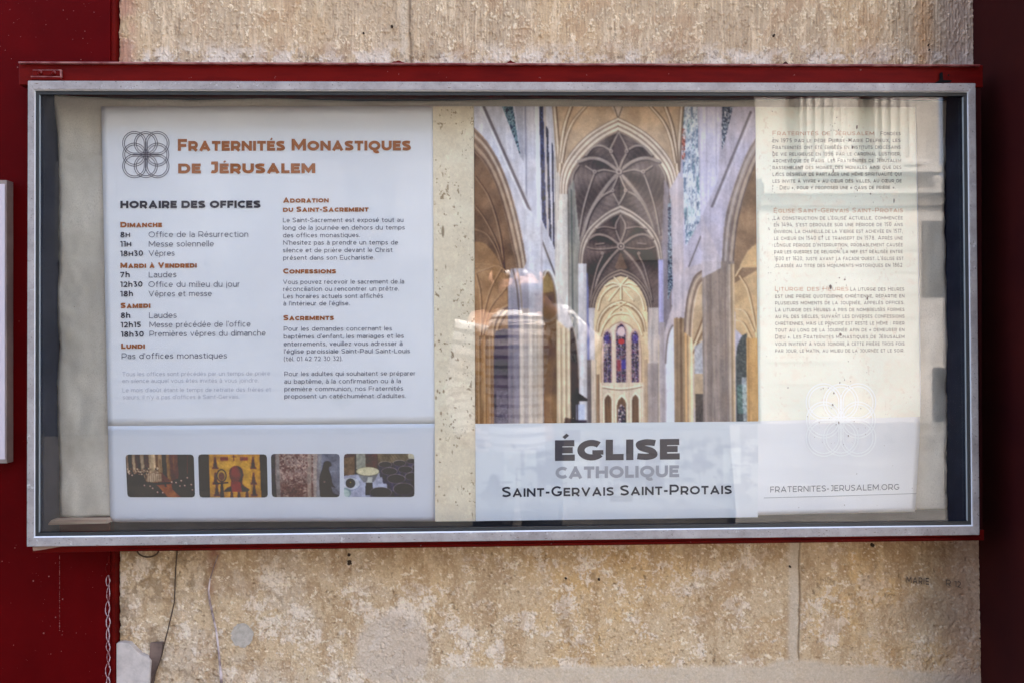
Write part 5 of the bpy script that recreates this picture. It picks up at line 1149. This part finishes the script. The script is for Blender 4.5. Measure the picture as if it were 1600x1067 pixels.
# right poster
RR = PL_R
block('church_lettering', (70, 67, 74), RP, RR, [('ÉGLISE', 867.1, 1062.1, 719.4, 717.1)], 32.2, .30, None, 'largest dark grey word on the title band', track=.14)
block('catholic_lettering', (146, 146, 158), RP, RR, [('CATHOLIQUE', 868, 1061.2, 747.3, 744.7)], 18.6, .27, None, 'paler grey word under the largest word')
block('saint_lettering', (54, 55, 64), RP, RR, [('Saint-Gervais Saint-Protais', 784.6, 1142.9, 775.9, 771)], 16.0, .195, .83)
TX = (92, 86, 84); OR = (176, 128, 100)
def para(lines, ys, xl, xr, slope=.5):
    return [(t, xl[i] if hasattr(xl, '__len__') else xl, xr[i] if hasattr(xr, '__len__') else xr, y + .3, y - .3) for i, (t, y) in enumerate(zip(lines, ys))]
block('heading_lettering', OR, RP, RR, [('Fraternités de Jérusalem', 1207.2, 1365.6, 212, 211.8), ('Église Saint-Gervais Saint-Protais', 1209, 1410.3, 332.8, 332.2), ('Liturgie des Heures', 1210.9, 1325.3, 454.9, 454.6)], 7.0, .115, .82, 'pale orange paragraph headings', track=.26)
l1 = ['en 1975 par le père Pierre-Marie Delfieux, les', 'Fraternités ont été érigées en Instituts diocésains', 'de vie religieuse en 1996 par le cardinal Lustiger,', 'archevêque de Paris. Les Fraternités de Jérusalem', 'rassemblent des moines, des moniales ainsi que des', 'laïcs désireux de partager une même spiritualité qui', 'les invite à vivre « au cœur des villes, au cœur de', 'Dieu », pour y proposer une « oasis de prière ».']
block('paragraph_lettering', TX, RP, RR, [('Fondées', 1376, 1407, 212, 211.8)] + para(l1, [222.8, 233.3, 243.8, 254.2, 264.7, 275.3, 285.9, 296.3], [1207.2] * 7 + [1218.4], [1406.9, 1407, 1407.4, 1407.8, 1408, 1408.4, 1408.5, 1399]), 6.1, .135, .82, track=.26, whole=True)
l2 = ["La construction de l'église actuelle, commencée", "en 1494, s'est déroulée sur une période de 150 ans", 'environ. La chapelle de la Vierge est achevée en 1517,', 'le chœur en 1540 et le transept en 1578. Après une', "longue période d'interruption, probablement causée", 'par les guerres de religion. La nef est réalisée entre', "1600 et 1620, juste avant la façade ouest. L'église est", 'classée au titre des monuments historiques en 1862']
block('paragraph_lettering', TX, RP, RR, para(l2, [343.8, 354.2, 364.6, 375.2, 385.8, 396.4, 407.1, 417.8], [1209.2, 1209.2, 1209.4, 1209.6, 1209.8, 1209.8, 1210, 1211.9], [1410.3] * 6 + [1411.5, 1409.7]), 6.1, .135, .82, track=.26, whole=True)
l3 = ['est une prière quotidienne chrétienne, répartie en', 'plusieurs moments de la journée, appelés offices.', 'La liturgie des Heures a pris de nombreuses formes', 'au fil des siècles, suivant les diverses confessions', 'chrétiennes, mais le principe est resté le même : prier', 'tout au long de la journée afin de « demeurer en', 'Dieu ». Les Fraternités monastiques de Jérusalem', 'vous invitent à vous joindre à cette prière trois fois', 'par jour, le matin, au milieu de la journée et le soir.']
block('paragraph_lettering', TX, RP, RR, [('La liturgie des Heures', 1328.7, 1412.5, 454.9, 454.6)] + para(l3, [465.6, 476, 486.8, 497.2, 507.8, 518.2, 529, 539.7, 550.2], 1211.2, 1412.9), 6.1, .135, .82, track=.26, whole=True)
block('web_lettering', (96, 100, 110), RP, RR, [('FRATERNITES-JERUSALEM.ORG', 1203.6, 1405, 768.7, 764.4)], 9.2, .135, None, 'grey web address line', track=.2)
L_ = Lettering(); L_.stroke([(1193.5, 777.2), (1300, 774.5), (1432, 770.3)], 1.0, RR); L_.build('rule_line', (140, 143, 152), RP)
M_whiteink = mat('white ink', (.93, .93, .93), .5)
emblem(1259.6, 599, 1368, 712, RR, 'ring_emblem', M_whiteink, RP, 1.7, 16, 'white line emblem of interlaced rings')

# faint scribble on the stone, lower right
gr = Lettering()
WPL = YP(Y_WALL - .0042)
gr.line('MARIE', 1416.5, 1451.5, 910, 913, 10.5, .15, WPL, dz=0, track=.3); gr.line('R 12', 1478, 1501.5, 914, 917.5, 9.5, .13, WPL, dz=0)
gr.build('graffiti', mat('pencil scribble', (.10, .075, .055), .9), wall)

# ------------------------------------------------------------------ dirt on the pane (droppings and runs, real specks)
def specks():
    mb = MB(); a = random.Random(11)
    def blob(cx, cy, r, asp=1.0):
        n = 7; pts = [(cx + r * a.uniform(.6, 1.2) * math.cos(2 * math.pi * i / n), cy + asp * r * a.uniform(.6, 1.2) * math.sin(2 * math.pi * i / n)) for i in range(n)]
        fr = [P(p, q, Y_GLASS - .0006) for p, q in pts]; mb.prism(fr, [(p[0], Y_GLASS - .0001, p[2]) for p in fr])
    for k in range(170):
        y = a.uniform(170, 700); x = a.choice([1300, 1318, 1304, 1345]) + a.gauss(0, 7 + (y - 170) * .03)
        if 480 < y < 590 and a.random() < .3: continue
        blob(x, y, abs(a.gauss(0, .38)) + .16, a.uniform(.8, 2.4))
    for k in range(60): blob(a.uniform(1200, 1216), a.uniform(200, 470), abs(a.gauss(0, .32)) + .15, a.uniform(.8, 2))
    for k in range(70): blob(a.uniform(1190, 1470), a.uniform(150, 820), abs(a.gauss(0, .25)) + .14, a.uniform(.8, 1.6))
    for k in range(40): blob(a.uniform(70, 1190), a.uniform(150, 830), abs(a.gauss(0, .25)) + .14, 1)
    for x, y, r, s_ in ((1339, 199, 2.6, 2.0), (1298, 449, 3.6, 1.5), (1313, 523, 3.4, 1.0), (1397, 314, 1.2, 5.0), (1320, 437, 1.8, 1.4), (1303, 614, 1.6, 2.0), (1301, 632, 2.0, 1.3), (1302, 268, 1.3, 3.0), (1303, 250, 1, 4)): blob(x, y, r * .7, s_)
    return tag(mb.build('grime_specks', M_dirt, case), kind='stuff')
specks()
mb = MB(); a = random.Random(5)
for k in range(300):
    sd = a.choice('bbbttlr'); u = a.random() if k % 3 else 1 - abs(a.gauss(0, .07)); v = a.random() ** 1.6
    u = min(max(u, 0), 1)
    o4 = {'b': (bl_, br_, ibl, ibr), 't': (tl, tr, itl, itr), 'l': (tl, bl_, itl, ibl), 'r': (tr, br_, itr, ibr)}[sd]
    xo, yo = [o4[0][q] * (1 - u) + o4[1][q] * u for q in (0, 1)]; xi, yi_ = [o4[2][q] * (1 - u) + o4[3][q] * u for q in (0, 1)]
    v = .06 + .86 * v; x, y = xo * (1 - v) + xi * v, yo * (1 - v) + yi_ * v; r_ = abs(a.gauss(0, .35)) + .15; lx, ly = (2.2, .6) if sd in 'bt' else (.6, 1.6)
    mb.pix([(x + r_ * lx * math.cos(t) * a.uniform(.7, 1.2), y + r_ * ly * math.sin(t) * a.uniform(.7, 1.2)) for t in np.linspace(0, 2 * math.pi, 8)[:-1]], Y_FRAME - .0003, Y_FRAME + .0005)
tag(mb.build('frame_flecks', M_dirt, case), kind='stuff')

# ------------------------------------------------------------------ what stands opposite and shows in the pane
Y_FAC = -11.0
def mirp(px, py, y):                                         # world point at depth y whose mirror image in the pane is seen at this pixel
    q = at(px, py, YP(2 * Y_GLASS - y)); return q[0], q[2]
fc = thing('stone_building', 'sunlit pale stone building with fluted columns mirrored in the right of the glass', 'building', (5.5, Y_FAC, 0))
xa, _ = mirp(1188, 500, Y_FAC); xb, _ = mirp(1484, 500, Y_FAC); _, zl = mirp(1400, 285, Y_FAC); _, zl2 = mirp(1400, 322, Y_FAC)
def fac_wall():
    mb = MB(); courses = np.linspace(0, zl2 - .02, 11)
    for k in range(10):
        x = xa; j = 0
        while x < xb - .01:
            w_ = min(1.05 if (j + k) % 2 else .72, xb - x); mb.box(x + .004, x + w_ - .004, Y_FAC - .25, Y_FAC, courses[k] + .006, courses[k + 1] - .006); x += w_; j += 1
    mb.build('ashlar_wall', M_facade, fc)
    mb = MB(); mb.box(xa, xb, Y_FAC - .9, Y_FAC - .26, 0, 9.5); mb.build('back_wall', M_facade, fc)
    mb = MB(); mb.box(xa, xb, Y_FAC - .25, Y_FAC - .012, 0, zl2 - .03); mb.build('joints', M_facadejoint, fc)
fac_wall()
mb = MB(); mb.box(xa, xb + .0, Y_FAC - .25, Y_FAC + .10, zl2, zl2 + .16); mb.box(xa, xb, Y_FAC - .25, Y_FAC + .28, zl2 + .17, zl - .05); mb.box(xa, xb, Y_FAC - .25, Y_FAC + .16, zl - .04, zl + .06); mb.build('cornice', M_facade, fc)
for cx_ in (1285, 1400):
    X0, _ = mirp(cx_, 200, Y_FAC); n = 20; rb = .46
    prof = []
    for i in range(n * 6):
        t = 2 * math.pi * i / (n * 6); r = rb - .05 * abs(math.sin(n * t / 2)) ** .6; prof.append((r * math.cos(t), r * math.sin(t)))
    mb = MB(); N_ = len(prof)
    for z in (zl + .30, 9.3):
        mb.v += [(X0 + p, Y_FAC + .02 - .0 + q * .9, z) for p, q in prof]
    mb.f += [(i, (i + 1) % N_, N_ + (i + 1) % N_, N_ + i) for i in range(N_)]; mb.m += [0] * N_
    col = mb.build('column', M_facade, fc)
    mb = MB(); mb.box(X0 - .55, X0 + .55, Y_FAC - .25, Y_FAC + .52, zl + .065, zl + .17); mb.tube([(X0, Y_FAC + .02, zl + .171), (X0, Y_FAC + .02, zl + .22), (X0, Y_FAC + .02, zl + .30)], [.54, .54, .47], 28); b_ = mb.build('column_base', M_facade, fc)
for (p0, q0, p1, q1) in ((1440, 346, 1482, 462), (1457, 574, 1483, 662)):
    x0, z1 = mirp(p0, q0, Y_FAC); x1, z0 = mirp(p1, q1, Y_FAC); mb = MB(); mb.box(x0, min(x1, xb), Y_FAC + .004, Y_FAC + .05, z0, z1); mb.build('window', M_winglass, fc)
db = thing('added_dark_building', 'added dark building that dims the reflection in the left and middle of the glass', 'building', (-3, Y_FAC, 0))
mb = MB(); mb.box(-14, xa - .02, Y_FAC - 1, Y_FAC - .1, 0, 9.0); mb.build('cladding', M_darkbuilding, db)  # added building and windows, put in to keep the left reflection dim
for k in range(9):
    mb = MB(); mb.box(-13 + k * 1.9, -12 + k * 1.9, Y_FAC - .098, Y_FAC - .05, 2.9, 4.6); mb.build('window', M_winglass, db)

# ------------------------------------------------------------------ person in a striped jersey, seen in the pane
def person():
    yb = -.95; x0, _ = mirp(806, 500, yb)
    t = thing('person', 'person in a striped sailor jersey with one arm raised, reflected in the glass', 'person', (x0, yb, 0))
    # skeleton: faces the case (+y), turned a little to their left
    J = {'pel': (0, 0, .93), 'sp': (0, .01, 1.12), 'ch': (0, .02, 1.30), 'nk': (0, .02, 1.45), 'hd': (0, .05, 1.56), 'top': (0, .05, 1.70),
         'sl': (-.16, .02, 1.40), 'el': (-.22, .01, 1.13), 'wl': (-.20, .13, .93), 'sr': (.16, .02, 1.40), 'er': (.28, .17, 1.29), 'wr': (.10, .34, 1.44),
         'hl': (-.09, 0, .88), 'kl': (-.10, .03, .48), 'al': (-.10, -.01, .09), 'fl': (-.11, .14, .035), 'hr': (.09, 0, .88), 'kr': (.10, .03, .48), 'ar': (.10, -.01, .09), 'fr': (.11, .14, .035)}
    rad = {'pel': .125, 'sp': .115, 'ch': .13, 'nk': .055, 'hd': .085, 'top': .06, 'sl': .06, 'el': .043, 'wl': .028, 'sr': .06, 'er': .043, 'wr': .028, 'hl': .085, 'kl': .055, 'al': .04, 'fl': .035, 'hr': .085, 'kr': .055, 'ar': .04, 'fr': .035}
    E = [('pel', 'sp'), ('sp', 'ch'), ('ch', 'nk'), ('nk', 'hd'), ('hd', 'top'), ('ch', 'sl'), ('sl', 'el'), ('el', 'wl'), ('ch', 'sr'), ('sr', 'er'), ('er', 'wr'), ('pel', 'hl'), ('hl', 'kl'), ('kl', 'al'), ('al', 'fl'), ('pel', 'hr'), ('hr', 'kr'), ('kr', 'ar'), ('ar', 'fr')]
    names = list(J); pos = [J[k] for k in names]; rr = [rad[k] for k in names]; ed = [(names.index(a), names.index(b)) for a, b in E]
    # hands: palm and five fingers each
    for s_, wk in ((-1, 'wl'), (1, 'wr')):
        wv = Vector(J[wk]); pi = len(pos); pos.append(tuple(wv + Vector((-s_ * .02, .05, .03)))); rr.append(.026); ed.append((names.index(wk), pi))
        for f in range(4):
            b = wv + Vector((-s_ * (.03 + .004 * f), .075, .055 - .022 * f)); i = len(pos); ln = (.030, .034, .032, .025)[f]
            pos += [tuple(b), tuple(b + Vector((-s_ * ln, .012, .0))), tuple(b + Vector((-s_ * ln * 1.9, -.006, -.002)))]; rr += [.0095, .0085, .0075]; ed += [(pi, i), (i, i + 1), (i + 1, i + 2)]
        b = wv + Vector((-s_ * .028, .030, .048)); i = len(pos); pos += [tuple(b), tuple(b + Vector((-s_ * .03, .004, .016)))]; rr += [.011, .009]; ed += [(pi, i), (i, i + 1)]
    me = bpy.data.meshes.new('body'); me.from_pydata([(p[0] + x0, p[1] + yb, p[2]) for p in pos], ed, []); me.update()
    o = link('body', me, M_skin); setpar(o, t)
    o.modifiers.new('skin', 'SKIN'); sv = me.skin_vertices[0].data
    for i, r in enumerate(rr): sv[i].radius = (r, r)
    sv[0].use_root = True
    md = o.modifiers.new('sub', 'SUBSURF'); md.levels = md.render_levels = 2
    def W(p): return (p[0] + x0, p[1] + yb, p[2])
    def seg(pts, n):
        return [Vector(q) for q in cat(pts, n)]
    # jersey: striped rings
    mb = MB(); st = lambda i: 1 if i % 3 == 2 else 0
    tz = np.linspace(.90, 1.46, 46); rx = np.interp(tz, [.90, 1.1, 1.3, 1.40, 1.46], [.175, .165, .205, .19, .075]); ry = np.interp(tz, [.90, 1.1, 1.3, 1.42, 1.46], [.125, .12, .14, .11, .07])
    mb.tube([W((0, .01, z)) for z in tz], [(a, b) for a, b in zip(rx, ry)], 24, stripe=st)
    for a, b, c in (('sl', 'el', 'wl'), ('sr', 'er', 'wr')):
        pts = [Vector(W(q)) for q in cat([J[a], tuple(np.array(J[a]) * .5 + np.array(J[b]) * .5 + np.array((0, .0, -.005))), J[b], tuple(np.array(J[b]) * .5 + np.array(J[c]) * .5), tuple(np.array(J[b]) * .1 + np.array(J[c]) * .9)], 9)]
        mb.tube(pts, list(np.interp(np.linspace(0, 1, len(pts)), [0, .5, 1], [.085, .066, .042])), 14, stripe=st)
    mb.build('striped_jersey', [M_white, M_navystripe], t, True)
    mb = MB()
    for s_ in ('l', 'r'):
        pts = [Vector(W(q)) for q in cat([tuple(np.array(J['h' + s_]) + np.array((0, 0, .06))), J['h' + s_], J['k' + s_], tuple(np.array(J['a' + s_]) + np.array((0, 0, .0)))], 6)]
        mb.tube(pts, list(np.interp(np.linspace(0, 1, len(pts)), [0, .35, .66, 1], [.105, .10, .075, .06])), 14)
    mb.build('trousers', M_jeans, t, True)
    for s_ in ('l', 'r'):
        mb = MB(); a = Vector(W(J['a' + s_])); mb.tube([a + Vector((0, -.06, -.045)), a + Vector((0, 0, -.04)), a + Vector((0, .10, -.05)), a + Vector((0, .20, -.058)), a + Vector((0, .225, -.06))], [(.035, .04), (.045, .05), (.045, .04), (.04, .03), (.02, .02)], 14); mb.build('shoe', M_leather, t, True)
    t.scale = (1.08, 1.08, 1.08)
    # hair cap, face details
    mb = MB(); n = 16; hc = Vector(W((0, .045, 1.615)))
    for i in range(9):
        ph = i / 8 * math.pi * .62
        for j in range(n): q = 2 * math.pi * j / n; mb.v.append(tuple(hc + Vector((.098 * math.sin(ph) * math.cos(q), .112 * math.sin(ph) * math.sin(q) - .02 * (ph > 1), .125 * math.cos(ph)))))
    for i in range(8):
        for j in range(n): mb.f.append((i * n + j, i * n + (j + 1) % n, (i + 1) * n + (j + 1) % n, (i + 1) * n + j)); mb.m.append(0)
    mb.build('hair', M_hair, t, True)
    for s_ in (-1, 1):
        mb = MB(); c_ = Vector(W((s_ * .033, .128, 1.59))); mb.tube([c_ + Vector((0, -.012, 0)), c_, c_ + Vector((0, .008, 0))], [.010, .012, .005], 10); mb.build('eye', M_white, t, True)
    mb = MB(); c_ = Vector(W((0, .125, 1.575))); mb.tube([c_ + Vector((0, 0, .02)), c_ + Vector((0, .018, -.01)), c_ + Vector((0, .012, -.022))], [.007, .013, .008], 10); mb.build('nose', M_skin, t, True)
    mb = MB(); c_ = Vector(W((0, .120, 1.52))); mb.tube([c_ + Vector((-.024, -.006, 0)), c_ + Vector((0, .008, 0)), c_ + Vector((.024, -.006, 0))], [.003, .007, .003], 8); mb.build('mouth', mat('lips', (.35, .12, .10), .5), t, True)
    for s_ in (-1, 1):
        mb = MB(); c_ = Vector(W((s_ * .088, .045, 1.575))); mb.tube([c_ + Vector((0, 0, -.028)), c_ + Vector((s_ * .014, 0, 0)), c_ + Vector((0, 0, .03))], [.008, .013, .008], 8); mb.build('ear', M_skin, t, True)
    # small camera held up
    cm = thing('pocket_camera', 'small black camera held up by the person in the striped jersey', 'camera', W((0, .454, 1.577)))
    mb = MB(); c_ = Vector(W((0, .454, 1.593))); mb.box(c_.x - .055, c_.x + .055, c_.y - .015, c_.y + .015, c_.z - .035, c_.z + .035); mb.build('camera_body', M_black, cm, bevel=.004)
    mb = MB(); mb.tube([c_ + Vector((0, .0155, 0)), c_ + Vector((0, .045, 0))], .026, 20); mb.build('lens', M_black, cm, True)
person()

print('SX', [s for s in SXLOG if s[1] < .85 or s[1] > 1.15])
print('WIDE', len(SXLOG), np.median([s[1] for s in SXLOG]))
